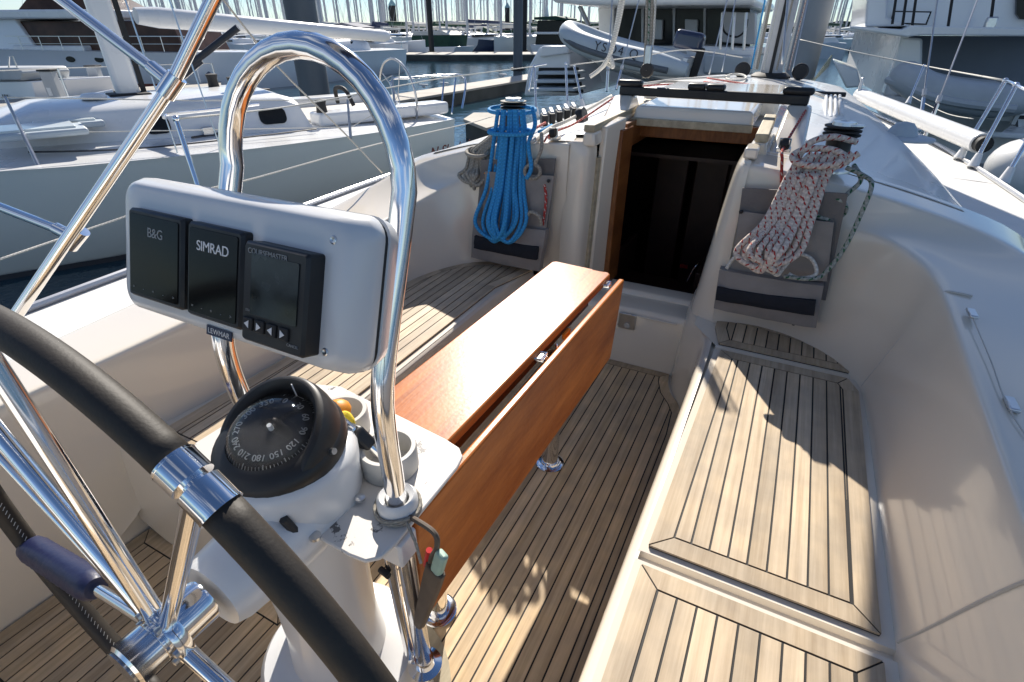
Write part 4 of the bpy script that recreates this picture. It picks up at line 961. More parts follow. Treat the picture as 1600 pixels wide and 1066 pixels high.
# red flecked coil on the starboard winch
L_ = hank((1305, 240), 74, (1264, 272), 62, (1200, 418), 100, 2.22, 2.02, 8, .03, 24, 1.2)
bandr = [[P(1278 + 40 * math.cos(a), 246 + 14 * math.sin(a), 'y', 2.17 - .03 * math.sin(a)) for a in [i * .5 for i in range(14)]],
                  [P(1240, 262, 'y', 2.2), P(1262, 226, 'y', 2.2), P(1300, 214, 'y', 2.24), P(1338, 222, 'y', 2.28)]]
strand_rope('rope_coil', 'redf', 'white rope coil with red flecks hanging from the starboard winch', 'rope coil', L_ + bandr, .0112)
gf = [[P(1322, 262, 'y', 2.22), P(1350, 275, 'y', 2.2), P(1362, 290, 'y', 2.12), P(1345, 335, 'y', 2.1), P(1318, 390, 'y', 2.08), P(1285, 430, 'y', 2.06), P(1262, 436, 'y', 2.04), P(1225, 432, 'y', 2.05)],
      [P(1334, 258, 'y', 2.25), P(1345, 282, 'y', 2.2), P(1322, 305, 'y', 2.18)] + [P(1296 + 26 * math.cos(a), 326 + 17 * math.sin(a), 'y', 2.16 + .02 * math.cos(a * 1.7)) for a in [i * .6 for i in range(-1, 22)]]]
strand_rope('rope_tail', 'greenf', 'grey rope with dark green flecks trailing from the starboard winch into the pocket', 'rope', gf, .0078)
gp2 = [[P(1135, 420, 'y', 2.12), P(1150, 402, 'y', 2.13), P(1175, 412, 'y', 2.10), P(1205, 425, 'y', 2.08), P(1215, 430, 'y', 2.05), P(1225, 418, 'y', 2.07), P(1245, 398, 'y', 2.10), P(1268, 405, 'y', 2.09), P(1275, 428, 'y', 2.06), P(1250, 435, 'y', 2.05), P(1232, 428, 'y', 2.06)]]
strand_rope('rope_tail', 'white', 'loose white rope ends lying in the mouth of the starboard pocket', 'rope', gp2, .007)
strand_rope('rope_tail', 'grey', 'thick grey rope loop tucked into the port pocket beside the blue coil', 'rope', [[P(846, 208, 'y', 2.31), P(846, 232, 'y', 2.27), P(838, 252, 'y', 2.26)] + [P(832 + 12 * math.cos(a), 268 + 11 * math.sin(a), 'y', 2.26) for a in [i * .6 for i in range(-2, 12)]]], .0085)
strand_rope('rope_tail', 'grey', 'short grey rope loop lower down in the port pocket beside the blue coil', 'rope', [[P(820, 350, 'y', 2.22), P(828, 332, 'y', 2.22), P(842, 338, 'y', 2.22), P(846, 352, 'y', 2.23)]], .0085)
strand_rope('rope_tail', 'red', 'red rope hanging at the right edge of the port pocket', 'rope', [[P(851, 288, 'y', 2.27), P(853, 315, 'y', 2.26), P(848, 352, 'y', 2.25)]], .007)
strand_rope('rope_tail', 'red', 'thin red line leading from the port deck block to the traveller end', 'rope', [[P(850, 222, 'y', 2.32), P(862, 208, 'y', 2.36), P(900, 192, 'y', 2.6), P(960, 152, 'y', 2.93)]], .0048)
strand_rope('rope_tail', 'red', 'thin red line leading from the starboard deck block up to the traveller end', 'rope', [[P(1221, 290, 'y', 2.21), P(1222, 250, 'y', 2.22), P(1226, 228, 'y', 2.3), P(1262, 168, 'y', 2.86)]], .0055)
o = MB().sphere(P(760, 270, 'y', 2.30), .018, 12, 8, (1, 1, .8)).build('float', 'orange'); tag(o, 'small red orange float behind the blue rope coil', 'float')
for (px, py, yy, lab) in ((865, 208, 2.36, 'small steel deck block on the port shoulder with a red line through it'), (1226, 226, 2.30, 'small dark deck block on the starboard shoulder with a red line through it')):
    c = P(px, py, 'y', yy); r_ = thing('deck_block', lab, 'block', c)
    pw(MB().lathe([(.001, -.014), (.022, -.014), (.024, 0), (.022, .014), (.001, .014)], c, 18, Matrix.Rotation(R(80), 3, 'Y'), cap=False), 'sheave', 'blackm', r_)
    pw(MB().box(c + V3((0, .01, -.018)), (.05, .05, .016)), 'block_base', 'ssb', r_, bevel=.003)
    pw(MB().tube([c + V3((-.018, 0, -.02)), c + V3((-.018, 0, .02)), c + V3((.018, 0, .02)), c + V3((.018, 0, -.02))], .004, 6), 'cheek', 'ssb', r_)
pw(MB().box(P(1240, 222, 'z', 1.07), (.10, .10, .014)), 'deck_pad', 'gel', Y, bevel=.004)

# pockets on the bulkheads
def pocket(label, back, up, low, stripe, ys, strap):
    r_ = thing('rope_pocket', label, 'rope bag', P(low[0][0], low[0][1], 'y', ys[0]), 0, 'canvas rope pockets on the bulkheads')
    def slab_(mb, q, y0, y1, th, n=8, bulge=.0):
        rows = []
        for j in range(n + 1):
            t_ = j / n; l0 = V3((*q[0], 0)) + (V3((*q[3], 0)) - V3((*q[0], 0))) * t_; r0 = V3((*q[1], 0)) + (V3((*q[2], 0)) - V3((*q[1], 0))) * t_
            row = []
            for i in range(n + 1):
                s_ = i / n; p = l0 + (r0 - l0) * s_; yy = y0 + (y1 - y0) * s_
                w_ = P(p.x, p.y, 'y', yy); w_.y -= bulge * math.sin(math.pi * min(1, max(0, s_))) ** .5 * math.sin(math.pi * (.12 + .8 * t_)) ** .8
                w_.y += .0022 * math.sin(s_ * 17 + t_ * 9); row.append(w_)
            rows.append(row)
        fr = rows; bk = [[p + V3((0, th, 0)) for p in row] for row in rows]
        mb.grid(fr); mb.grid(bk)
        per = [(0, i) for i in range(n + 1)] + [(j, n) for j in range(1, n + 1)] + [(n, i) for i in range(n - 1, -1, -1)] + [(j, 0) for j in range(n - 1, 0, -1)]
        mb.grid([[fr[j][i] for j, i in per] + [fr[0][0]], [bk[j][i] for j, i in per] + [bk[0][0]]])
        return mb
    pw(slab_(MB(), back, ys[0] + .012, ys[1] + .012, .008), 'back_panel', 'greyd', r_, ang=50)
    pw(slab_(MB(), up, ys[0] - .008, ys[1] - .008, .006, bulge=.012), 'upper_pocket', 'greycloth', r_, ang=50)
    pw(slab_(MB(), low, ys[0] - .03, ys[1] - .03, .045, bulge=.03), 'lower_pocket', 'greycloth', r_, ang=50)
    s_ = slab_(MB(), stripe, ys[0] - .060, ys[1] - .060, .02, bulge=.012); pw(s_, 'navy_band', 'navycloth', r_, ang=50)
    for (px, py) in strap: pw(MB().sphere(P(px, py, 'y', ys[0] - .01), .008, 10, 6), 'press_stud', 'black', r_)
pocket('grey canvas pocket with a navy band on the port bulkhead below the blue rope', [(752, 250), (868, 248), (850, 400), (742, 385)], [(758, 268), (866, 275), (851, 372), (752, 362)], [(739, 344), (853, 360), (842, 424), (736, 402)], [(741, 369), (840, 387), (838, 407), (740, 388)], (2.27, 2.28), [(857, 283), (752, 404)])
pocket('grey canvas pocket with a navy band on the starboard bulkhead below the red flecked rope', [(1160, 294), (1325, 303), (1290, 470), (1140, 440)], [(1156, 330), (1303, 348), (1292, 440), (1140, 425)], [(1124, 421), (1287, 447), (1275, 513), (1115, 482)], [(1120, 450), (1275, 471), (1272, 494), (1118, 469)], (2.17, 2.12), [(1158, 331), (1299, 352), (1240, 506)])

# mainsheet traveller with its risers and lines
ta, tb = P(970, 141, 'y', 2.96), P(1264, 157, 'y', 2.88)
TR = thing('mainsheet_traveller', 'long black mainsheet traveller track across the coachroof ahead of the hatch', 'traveller', (ta + tb) / 2)
tdv = (tb - ta).normalized(); tn = V3((tdv.y, -tdv.x, 0)); 
pw(boxF(MB(), (ta + tb) / 2, tdv, tn, V3((0, 0, 1)), ((tb - ta).length, .045, .042)), 'track', 'black', TR, bevel=.006)
for p, s_ in ((ta, 1), (tb, -1)):
    pw(boxF(MB(), p + tdv * .05 * s_ + V3((0, 0, .035)), tdv, tn, V3((0, 0, 1)), (.13, .05, .032)), 'end_block', 'black', TR, bevel=.014, bseg=3)
for k in (.44, .54):
    c = ta + (tb - ta) * k + V3((0, 0, .034)); pw(boxF(MB(), c, tdv, tn, V3((0, 0, 1)), (.085, .055, .03)), 'car', 'black', TR, bevel=.012, bseg=3)
pw(MB().hexa([ta + V3((-.02, -.30, -.16)), ta + V3((.10, -.30, -.16)), ta + V3((.10, .12, -.14)), ta + V3((-.10, .12, -.16))], [ta + V3((-.02, -.06, -.022)), ta + V3((.08, -.06, -.022)), ta + V3((.08, .04, -.022)), ta + V3((-.02, .04, -.022))]), 'riser_pod', 'gel', Y, bevel=.012)
pw(MB().hexa([tb + V3((-.10, -.42, -.17)), tb + V3((.03, -.42, -.20)), tb + V3((.03, .12, -.18)), tb + V3((-.10, .12, -.16))], [tb + V3((-.08, -.06, -.022)), tb + V3((.02, -.06, -.022)), tb + V3((.02, .04, -.022)), tb + V3((-.08, .04, -.022))]), 'riser_pod', 'gel', Y, bevel=.012)
mc = ta + (tb - ta) * .49
MS = thing('mainsheet', 'mainsheet tackle rising from the traveller cars with stainless shackles', 'tackle', mc)
for i, (x0, x1, r_, mm_) in enumerate(((1006, 1013, .008, 'grey'), (1009, 1018, .008, 'greenf'), (1013, 1022, .008, 'grey'), (1012, 1030, .006, 'white'))):
    pw(MB().tube([P(x0, 122, 'y', 3.35), P((x0 + x1) / 2, 60, 'y', 3.38), P(x1, -95, 'y', 3.42)], r_, 8), 'fall', mm_, MS)
pw(MB().lathe([(.001, -.02), (.035, -.02), (.04, 0), (.035, .02), (.001, .02)], P(1011, 110, 'y', 3.33), 16, Matrix.Rotation(R(90), 3, 'X'), cap=False), 'lower_block', 'blackm', MS)
pw(MB().box(P(1012, 96, 'y', 3.33), (.035, .03, .16)), 'block_strap', 'ssb', MS, bevel=.006)
strand_rope('topping_tackle', 'white', 'frayed white tackle rope slanting up left of the mainsheet', 'rope', [[P(922, 120, 'y', 4.6), P(938, 108, 'y', 4.6), P(950, 92, 'y', 4.5), P(962, 45, 'y', 4.5), P(976, -40, 'y', 4.5)], [P(942, 104, 'y', 4.58), P(955, 80, 'y', 4.5), P(970, 20, 'y', 4.5), P(984, -60, 'y', 4.5)], [P(950, 100, 'y', 4.55), P(958, 104, 'y', 4.5), P(952, 84, 'y', 4.5)]], .016)
def line(label, pts, r_, m, name='line', cat='rope', group=None): return tag(MB().tube(spline(pts, 5), r_, 6).build(name, m, None, ang=180), label, cat, group)
def zl(px, py, z=1.13): return P(px, py, 'z', z)
line('red line from the mast foot to the right end of the traveller', [zl(1100, 128), zl(1170, 139), zl(1255, 155)], .008, 'red')
line('second red line slightly forward of the first towards the traveller end', [zl(1105, 122), zl(1180, 134), zl(1240, 146)], .007, 'red')
line('dark red line from the traveller car to the port end block', [zl(1060, 131), zl(1010, 134), zl(975, 138)], .006, 'red')
line('pale rope running from the mast foot to the port side of the coachroof', [zl(1140, 120), zl(1060, 124), zl(1000, 132)], .009, 'white')
line('cream rope along the starboard coachroof from the mast foot', [zl(1228, 128, 1.1), zl(1262, 142, 1.08), zl(1295, 152, 1.06)], .011, 'white')
line('cream rope lying beside the port clutches', [zl(832, 222, 1.07), zl(860, 200, 1.07), zl(892, 186, 1.09), zl(955, 150, 1.12)], .010, 'white')
line('sky blue line leading into the port clutches', [zl(842, 206, 1.07), zl(862, 196, 1.07)], .008, 'blue')
line('red line leading into the port clutches', [zl(834, 202, 1.07), zl(852, 192, 1.07)], .008, 'red')
# rope clutches
CL = thing('rope_clutch_bank', 'bank of black rope clutches with pale levers on the port coachroof', 'rope clutches', zl(870, 186, 1.06))
for i in range(5):
    c = zl(850 + i * 11.5, 187 - i * 3.0, 1.075)
    pw(boxF(MB(), c, (.86, .5, 0), (-.5, .86, 0), (0, 0, 1), (.034, .12, .055)), 'clutch_body', 'black', CL, bevel=.006)
    pw(boxF(MB(), c + V3((-.005, .01, .036)), (.86, .5, 0), V3((-.5, .86, .12)).normalized(), (0, 0, 1), (.020, .10, .012)), 'lever', 'alug', CL, bevel=.003)
bb = zl(909, 182, 1.09)
tag(MB().lathe([(.001, -.02), (.045, -.02), (.05, 0), (.045, .02), (.001, .02)], bb, 18, Matrix.Rotation(R(72), 3, 'Y'), cap=False).build('cheek_block', 'black'), 'fat black cheek block at the inboard end of the port clutches', 'block')
SCL = thing('rope_clutch_bank', 'row of white levered clutches on the starboard coachroof ahead of the winch', 'rope clutches', zl(1300, 165, 1.02))
pw(boxF(MB(), zl(1296, 147, 1.045), (1, 0, 0), (0, 1, 0), (0, 0, 1), (.24, .10, .03)), 'clutch_base', 'blackm', SCL, bevel=.006)
for i in range(4):
    pw(MB().tube([zl(1291 + i * 7, 150, 1.065), zl(1289 + i * 8.5, 186 - i * 2, 1.03)], .012, 8), 'lever', 'gelw', SCL)
# deck vent on the starboard roof edge
dv = P(1415, 218, 'z', .93); DV = thing('deck_vent', 'low clear plastic ventilator on the starboard coachroof edge', 'vent', dv)
pw(MB().lathe([(.15, 0), (.15, .012), (.12, .018)], dv, 28), 'vent_flange', 'hypl', DV)
pw(MB().lathe([(.085, .015), (.075, .05), (.045, .085), (.001, .095)], dv + V3((-.02, .05, 0)), 20, cap=False), 'vent_cowl', 'hypl', DV)
# long white spinnaker pole on the side deck
pa_, pb_ = P(1343, 148, 'z', .86), P(1532, 224, 'z', .80); SPd = (pb_ - pa_).normalized()
SPP = thing('spinnaker_pole', 'thick white pole lashed along the starboard side deck', 'pole', pa_)
pw(MB().tube([pa_, pb_], .068, 22), 'pole_tube', 'gelw', SPP); pw(MB().tube([pb_ - SPd * .02, pb_ + SPd * .06], .055, 16), 'pole_end', 'blackm', SPP)
pw(boxF(MB(), pa_ + V3((-.02, -.05, .0)), (1, 0, 0), (0, 1, 0), (0, 0, 1), (.03, .10, .36)), 'pole_bracket', 'alu', SPP, bevel=.01)
# shrouds
def wire(a, b, label, grp, r_=.006, m='ssb', name='shroud', base=True, cat='shroud'):
    root = thing(name, label, cat, a, 0, grp); pw(MB().tube([a, b], r_, 6), 'wire', m, root)
    if base:
        d = (b - a).normalized(); pw(MB().tube([a, a + d * .32], r_ * 2.1, 8), 'turnbuckle', 'ss', root); pw(MB().tube([a + d * .34, a + d * .40], r_ * 2.6, 8), 'tape', 'alug', root)
    return root
top_ = mastb + V3((0, 0, 12))
for (bx_, by_, tx, lab) in ((1436, 205, 1466, 'inner starboard shroud wire'), (1444, 216, 1531, 'outer starboard shroud wire')):
    a = P(bx_, by_, 'z', .68); wire(a, D(tx, -10, (a - CAM).dot(_F) * 1.0), lab + ' rising from the side deck beside the white pole', 'shrouds of our yacht', .008)
for (bx_, by_, tx, lab) in ((948, 143, 957, 'left'), (963, 140, 1001, 'right')):
    a = P(bx_, by_, 'z', .68); wire(a, D(tx, -10, (a - CAM).dot(_F)), lab + ' one of the two port shroud wires before the grey dinghy', 'shrouds of our yacht', .010)
# stanchions and lifelines
def stanchion(base, top, label, r_=.0125, cone=True, m='ss'):
    root = thing('stanchion', label, 'stanchion', base, 0, 'stanchions of our yacht')
    pw(MB().tube([base, top], r_, 10), 'post', m, root)
    d = (top - base).normalized()
    if cone: pw(MB().tube([base, base + d * .10], [r_ * 2.6, r_ * 1.5], 12), 'socket', 'gelw', root)
    pw(MB().sphere(top, r_ * 1.4, 10, 6), 'cap', m, root)
    return top
def dk(p): return (p - CAM).dot(_F)
st = []
for (b_, t_, z, lab, f_) in (((1418, 163), (1444, 103), .68, 'farthest starboard stanchion seen just left of the shrouds', 1.0), ((1497, 249), (1571, 126), .665, 'starboard gate stanchion behind the end of the white pole', .97),
                       ((1519, 262), (1588, 133), .66, 'starboard gate stanchion next to the white fender', .97), ((1567, 286), (1640, 160), .65, 'nearest starboard stanchion at the right edge of the picture', .96)):
    a = P(*b_, 'z', z); st.append(stanchion(a, D(*t_, dk(a) * f_), lab, .014))
line('upper starboard lifeline wire running forward from the gate', [D(1250, 62, 9.5), D(1330, 80, 8), st[0], st[1]], .007, 'white', 'lifeline', 'lifeline')
line('stainless gate rail joining the starboard stanchion tops', [st[1], st[2], st[3]], .010, 'ss', 'gate_rail', 'rail')
line('lower starboard lifeline sagging above the white pole', [P(1424, 150, 'x', 1.68), P(1442, 160, 'x', 1.68), P(1480, 178, 'x', 1.67), P(1521, 186, 'x', 1.66)], .0045, 'white', 'lifeline', 'lifeline')
pst = []
a = D(312, 300, 2.75); stanchion(a, D(275, 186, 2.66), 'tapered port stanchion rising behind the instrument pod', .013, False); pst.append(D(275, 186, 2.66))
for (b_, t_, lab) in (((838, 182), (835, 104), 'aft port gate stanchion with a bent top rail'), ((887, 172), (884, 100), 'middle port gate stanchion by the clutches'), ((911, 168), (897, 103), 'forward port gate stanchion standing on a grey pad')):
    a = P(*b_, 'z', .68); stanchion(a, D(*t_, dk(a)), lab, .014); pst.append(D(*t_, dk(a)))
line('port gate top rail joining the two aft gate stanchions', [pst[1] + V3((-.02, -.1, -.25)), pst[1] + V3((-.01, -.03, -.03)), pst[1], pst[1] + V3((.1, .1, .02))], .011, 'ss', 'gate_rail', 'rail')
k1, k2 = dk(pst[0]), dk(pst[1])
line('upper port lifeline wire running forward past the racing yacht', [D(-20, 262, k1 * .62), pst[0]], .004, 'white', 'lifeline', 'lifeline') if 0 else None
line('upper port lifeline wire crossing in front of the far water', [pst[0], D(455, 166, k1 + (k2 - k1) * .35), D(615, 136, k1 + (k2 - k1) * .6), D(701, 121, k1 + (k2 - k1) * .78), pst[1]], .005, 'white', 'lifeline', 'lifeline')
line('lower port lifeline wire crossing in front of the grey hull', [D(-20, 412, k1 * .75), D(180, 344, k1 * .92), D(312, 299, k1), D(400, 278, k1 * 1.1), D(587, 226, k1 * 1.4), D(728, 194, k2 * .9), D(770, 182, k2 * .96)], .0045, 'white', 'lifeline', 'lifeline')
line('pale stay wire slanting down from the frame to the port deck', [D(340, -12, 1.9), D(430, 100, 2.2), D(535, 205, 2.6), D(597, 270, 2.85)], .0042, 'white', 'stay_wire', 'wire')
# white fender held outboard at the gate
fd = P(1600, 262, 'x', 1.95); FD = thing('fender', 'large white fender outside the starboard gate at the right edge', 'fender', fd)
pw(MB().sphere(fd, .26, 24, 14, (.9, 1.1, .8)), 'fender_body', 'gelw', FD); pw(MB().tube(spline([fd + V3((-.1, -.1, .22)), fd + V3((-.05, 0, .30)), fd + V3((.05, .1, .22))], 6), .008, 6), 'fender_loop', 'grey', FD)

# ================================================================== MARINA
def slab(mb, pix, yp, dy, skew=0):
    """outline measured in the photograph, at its own distance, with real thickness"""
    f = [P(x, y, 'y', yp) for (x, y) in pix]; b = [p + V3((skew, dy, 0)) for p in f]; n = len(f); k = len(mb.v)
    mb.v += [tuple(p) for p in f + b]; mb.f += [tuple(range(k, k + n)), tuple(range(k + n, k + 2 * n))[::-1]] + [(k + i, k + n + i, k + n + (i + 1) % n, k + (i + 1) % n) for i in range(n)]
    return mb
def hull(L, hbs, hs, wl=.8, deep=.35):
    """hb, h: lists of (s, value); s from the stern"""
    def ip(l, s):
        for a, b in zip(l, l[1:]):
            if a[0] <= s <= b[0]: t_ = (s - a[0]) / (b[0] - a[0]); t_ = t_; return a[1] + (b[1] - a[1]) * t_
        return l[-1][1] if s > l[-1][0] else l[0][1]
    rows = []; deck = []
    N = 22
    for i in range(N + 1):
        s = L * i / N; b = ip(hbs, s); h = ip(hs, s)
        q = [(b, h), (b * (.985), h - .06), (b * .95, h * .55), (b * wl, .03), (b * wl * .8, -deep)]
        rows.append([V3((s, -a, z)) for a, z in q] + [V3((s, a, z)) for a, z in q[::-1]])
        deck.append([V3((s, -b * .99, h - .004)), V3((s, -b * .5, h + .03)), V3((s, 0, h + .05)), V3((s, b * .5, h + .03)), V3((s, b * .99, h - .004))])
    m = MB().grid(rows); m.v_n = 0
    st = rows[0]; k = len(m.v); m.v += [tuple(p) for p in st]; m.f.append(tuple(range(k, k + len(st))))
    st = rows[-1]; k = len(m.v); m.v += [tuple(p) for p in st]; m.f.append(tuple(range(k, k + len(st))))
    d = MB().grid(deck); return m, d
def part(mb, name, m, root, **k):
    o = mb.build(name, m, None, **k); o.parent = root; return o
def cabin(s0, s1, w0, w1, z0, h, lead=.6, tail=.15):
    """low coachroof from s0 (aft) to s1 (forward)"""
    rows = []
    for s, hf, wf in ((s0, 0, 1), (s0 + tail, .85, 1), (s0 + tail * 2.5, 1, 1), ((s0 + s1) / 2, .95, 1), (s1 - lead, .7, 1), (s1 - lead * .3, .3, .95), (s1, 0, .9)):
        t_ = (s - s0) / (s1 - s0); w_ = (w0 + (w1 - w0) * t_) * wf; H = h * hf
        rows.append([V3((s, -w_, z0)), V3((s, -w_ * .93, z0 + H * .8)), V3((s, -w_ * .80, z0 + H * .97)), V3((s, 0, z0 + H * 1.08)), V3((s, w_ * .80, z0 + H * .97)), V3((s, w_ * .93, z0 + H * .8)), V3((s, w_, z0))])
    return MB().grid(rows)

# ---- the grey racing yacht alongside
base = V3((-5.33, 7.5, wz)); d_ = V3((-.358, -.934, 0)).normalized(); hd = math.atan2(d_.y, d_.x)
RY = thing('racing_yacht', 'pale grey racing yacht moored alongside to port with its white deck in the sun', 'sailing yacht', base, hd)
wi0 = (Matrix.Translation(base) @ Matrix.Rotation(hd, 4, 'Z')).inverted()
def LB(s, t_, z): return base + d_ * s + V3((-d_.y, d_.x, 0)) * t_ + V3((0, 0, z))
hm, dm = hull(10.2, [(0, 1.22), (.5, 1.42), (1.5, 1.72), (3.1, 1.95), (4.6, 1.92), (6, 1.6), (7.5, 1.02), (9, .42), (10.2, .02)], [(0, .93), (3, .99), (6, 1.06), (10.2, 1.2)], .74)
part(hm, 'hull', 'hullg', RY, ang=50); part(dm, 'deck', 'gelw', RY)
bs = MB(); bs.grid([[V3((s, y_, z)) for z in (-.02, .05)] for (s, y_) in ((0, .95), (1.5, 1.31), (3.1, 1.49), (4.6, 1.47), (6, 1.23), (7.5, .79), (9, .34), (10.2, .03))])
part(bs, 'boot_stripe', 'boot', RY)
part(cabin(2.1, 7.3, 1.12, .55, 1.0, .40, 2.2, .12), 'coachroof', 'gelw', RY, ang=50)
ck = MB(); ck.box((1.0, .92, 1.07), (2.0, .34, .16)); part(ck, 'cockpit_coaming', 'gelw', RY, bevel=.04, bseg=3)
ck = MB(); ck.box((1.0, -.92, 1.07), (2.0, .34, .16)); part(ck, 'cockpit_coaming', 'gelw', RY, bevel=.04, bseg=3)
part(MB().box((1.0, 0, 1.02), (1.9, 1.45, .02)), 'cockpit_floor', 'cupin', RY)
def onside(px, py, t_=1.02):
    n_ = V3((-d_.y, d_.x, 0)); p = PP(px, py, LB(0, t_, 0), n_) - base
    return p.dot(d_), p.z
for (x0, x1, y0, y1) in ((234, 271, 201, 216), (408, 446, 182, 197)):
    s0, za = onside(x0, y1); s1, zb = onside(x1, y0); c_ = ((s0 + s1) / 2, 1.0, (za + zb) / 2)
    wd = abs(s1 - s0); 
    tt = (c_[0] - 2.1) / 5.2; sw = 1.12 + (.55 - 1.12) * tt
    wf = lambda s__: 1.12 + (.55 - 1.12) * (s__ - 2.1) / 5.2
    q = MB(); q.v += [(c_[0] + p[0], wf(c_[0] + p[0]) * (1 - .07 * (.17 + p[1]) / .32) + (.012 if f_ else -.03), 1.17 + p[1]) for f_ in (0, 1) for p in rrect(wd * .98, .17, .06, 4)]
    n = 20; q.v = q.v[-2 * (len(rrect(1, 1, .1, 4))):]; n = len(q.v) // 2; q.f = [tuple(range(n)), tuple(range(n, 2 * n))[::-1]] + [(i, (i + 1) % n, n + (i + 1) % n, n + i) for i in range(n)]
    part(q, 'cabin_window', 'glass', RY, smooth=False)
mk = (LB(3.75, 0, 1.4) - CAM).dot(_F)
mloc = V3((3.78, 0, 1.38))
part(MB().hexa([(3.66, -.07, 1.36), (3.90, -.07, 1.36), (3.90, .07, 1.36), (3.66, .07, 1.36)], [(3.66, -.07, 9), (3.90, -.07, 9), (3.90, .07, 9), (3.66, .07, 9)]), 'mast', 'gelw', RY, bevel=.05, bseg=4)
part(MB().box((3.78, 0, 1.38), (.42, .34, .10)), 'mast_step', 'blackm', RY, bevel=.02)
part(MB().box((3.62, 0, 5), (.05, .04, 7.4)), 'mast_track', 'blackm', RY)
wm = RY.matrix_basis if False else (Matrix.Translation(base) @ Matrix.Rotation(hd, 4, 'Z')); wi = wm.inverted()
kb0 = (LB(3.7, 0, 2.2) - CAM).dot(_F); kb1 = (LB(-.4, 0, 2.1) - CAM).dot(_F)
bA, bB = wi @ D(212, 25, kb0), wi @ D(606, 57, kb1)
part(MB().tube([bA, bA + (bB - bA) * .06, bB - (bB - bA) * .02, bB], [.08, .105, .08, .055], 18), 'boom', 'gelw', RY)
part(MB().tube([wi @ D(284, 112, kb0), wi @ D(372, 43, kb0 * .98)], .035, 10).tube([wi @ D(270, 128, kb0), wi @ D(312, 92, kb0)], .055, 10), 'vang', 'boot', RY)
part(MB().lathe([(.12, 0), (.13, .02), (.10, .05), (.001, .06)], (4.15, .25, 1.41), 20, cap=False), 'deck_vent', 'gelw', RY)
for (hx_, hy_, hw_) in ((52, 204, .62), (100, 192, .50)):
    hp = wi0 @ P(hx_, hy_, 'z', wz + 1.25); part(MB().box((hp.x, hp.y, 1.24), (hw_ * 1.25, hw_, .06)), 'hatch_frame', 'hypl', RY, bevel=.02); part(MB().box((hp.x, hp.y, 1.275), (hw_ * 1.0, hw_ * .75, .03)), 'hatch_glass', 'hullg', RY, bevel=.01)
tr0 = [wi0 @ P(x_, y_, 'z', wz + 1.03) for (x_, y_) in ((300, 216), (352, 208))]
part(MB().tube(tr0, .018, 6), 'jib_track', 'boot', RY); part(MB().box((tr0[0] + tr0[1]) / 2 + V3((0, 0, .05)), (.12, .05, .09)), 'track_car', 'ssb', RY, bevel=.01)
gr0 = [wi0 @ P(x_, y_, 'z', wz + 1.42) for (x_, y_) in ((256, 184), (262, 179), (330, 172), (404, 163))]
part(MB().tube(gr0, .014, 6), 'grab_rail', 'ss', RY)
q = MB(); q.tube(spline([(1.15, -.15, 1.12), (1.2, -.05, 1.32), (1.2, .25, 1.32), (1.15, .35, 1.12)], 6), .03, 8); part(q, 'winch_pedestal', 'blackm', RY)
for (s_, t_) in ((2.7, .35), (2.75, -.35), (1.9, .95), (1.9, -.95)): part(MB().lathe([(.07, 0), (.06, .1), (.075, .16), (.001, .17)], (s_, t_, 1.40 if s_ > 2.5 else 1.14), 14, cap=False), 'winch', 'blackm', RY)
# big steering wheel
cw = wi @ D(622, 150, (LB(.75, .3, 1.5) - CAM).dot(_F)); q = MB()
for j in range(1): q.tube([(cw.x + .04 * math.sin(a), cw.y + .48 * math.cos(a), cw.z + .48 * math.sin(a)) for a in [k * .2 for k in range(32)]][:-1], .016, 8, closed=True)
for k in range(5): a = k * 1.2566; q.tube([cw, (cw.x, cw.y + .47 * math.cos(a), cw.z + .47 * math.sin(a))], .008, 6)
part(q, 'steering_wheel', 'ssb', RY); part(MB().box((cw.x + .12, cw.y, cw.z - .35), (.16, .16, .6)), 'wheel_pedestal', 'gelw', RY, bevel=.03)
def edge_pt(px, py, z=.98):      # point on the near deck edge
    p = P(px, py, 'z', wz + z); return wi @ p
prev = []
for (b_, t_) in (((66, 271), (8, 152)), ((548, 216), (543, 156)), ((620, 208), (613, 118))):
    a = edge_pt(*b_, .97 if b_[0] < 500 else .96); kk_ = (wm @ a - CAM).dot(_F); tp = wi @ D(*t_, kk_ * 1.0)
    part(MB().tube([a, tp], [.018, .012], 8), 'stanchion', 'ssb', RY); prev.append(tp)
far = []
for s_ in (6.2, 4.2, 2.3):
    hb = 1.5 if s_ > 6 else 1.85; part(MB().tube([(s_, -hb, 1.0), (s_, -hb, 1.62)], .014, 8), 'stanchion', 'ssb', RY); far.append(V3((s_, -hb, 1.62)))
part(MB().tube([prev[0] + (prev[0] - prev[1]) * .6, prev[0]] + [prev[0] + (prev[1] - prev[0]) * .5 + V3((0, 0, -.02))] + prev[1:], .006, 6), 'lifeline', 'white', RY)
part(MB().tube([far[0] + V3((2, .5, 0))] + far, .006, 6), 'lifeline', 'white', RY)
part(MB().tube([p - V3((0, 0, .3)) for p in [prev[0] + (prev[0] - prev[1]) * .6] + prev], .005, 6), 'lifeline', 'white', RY)
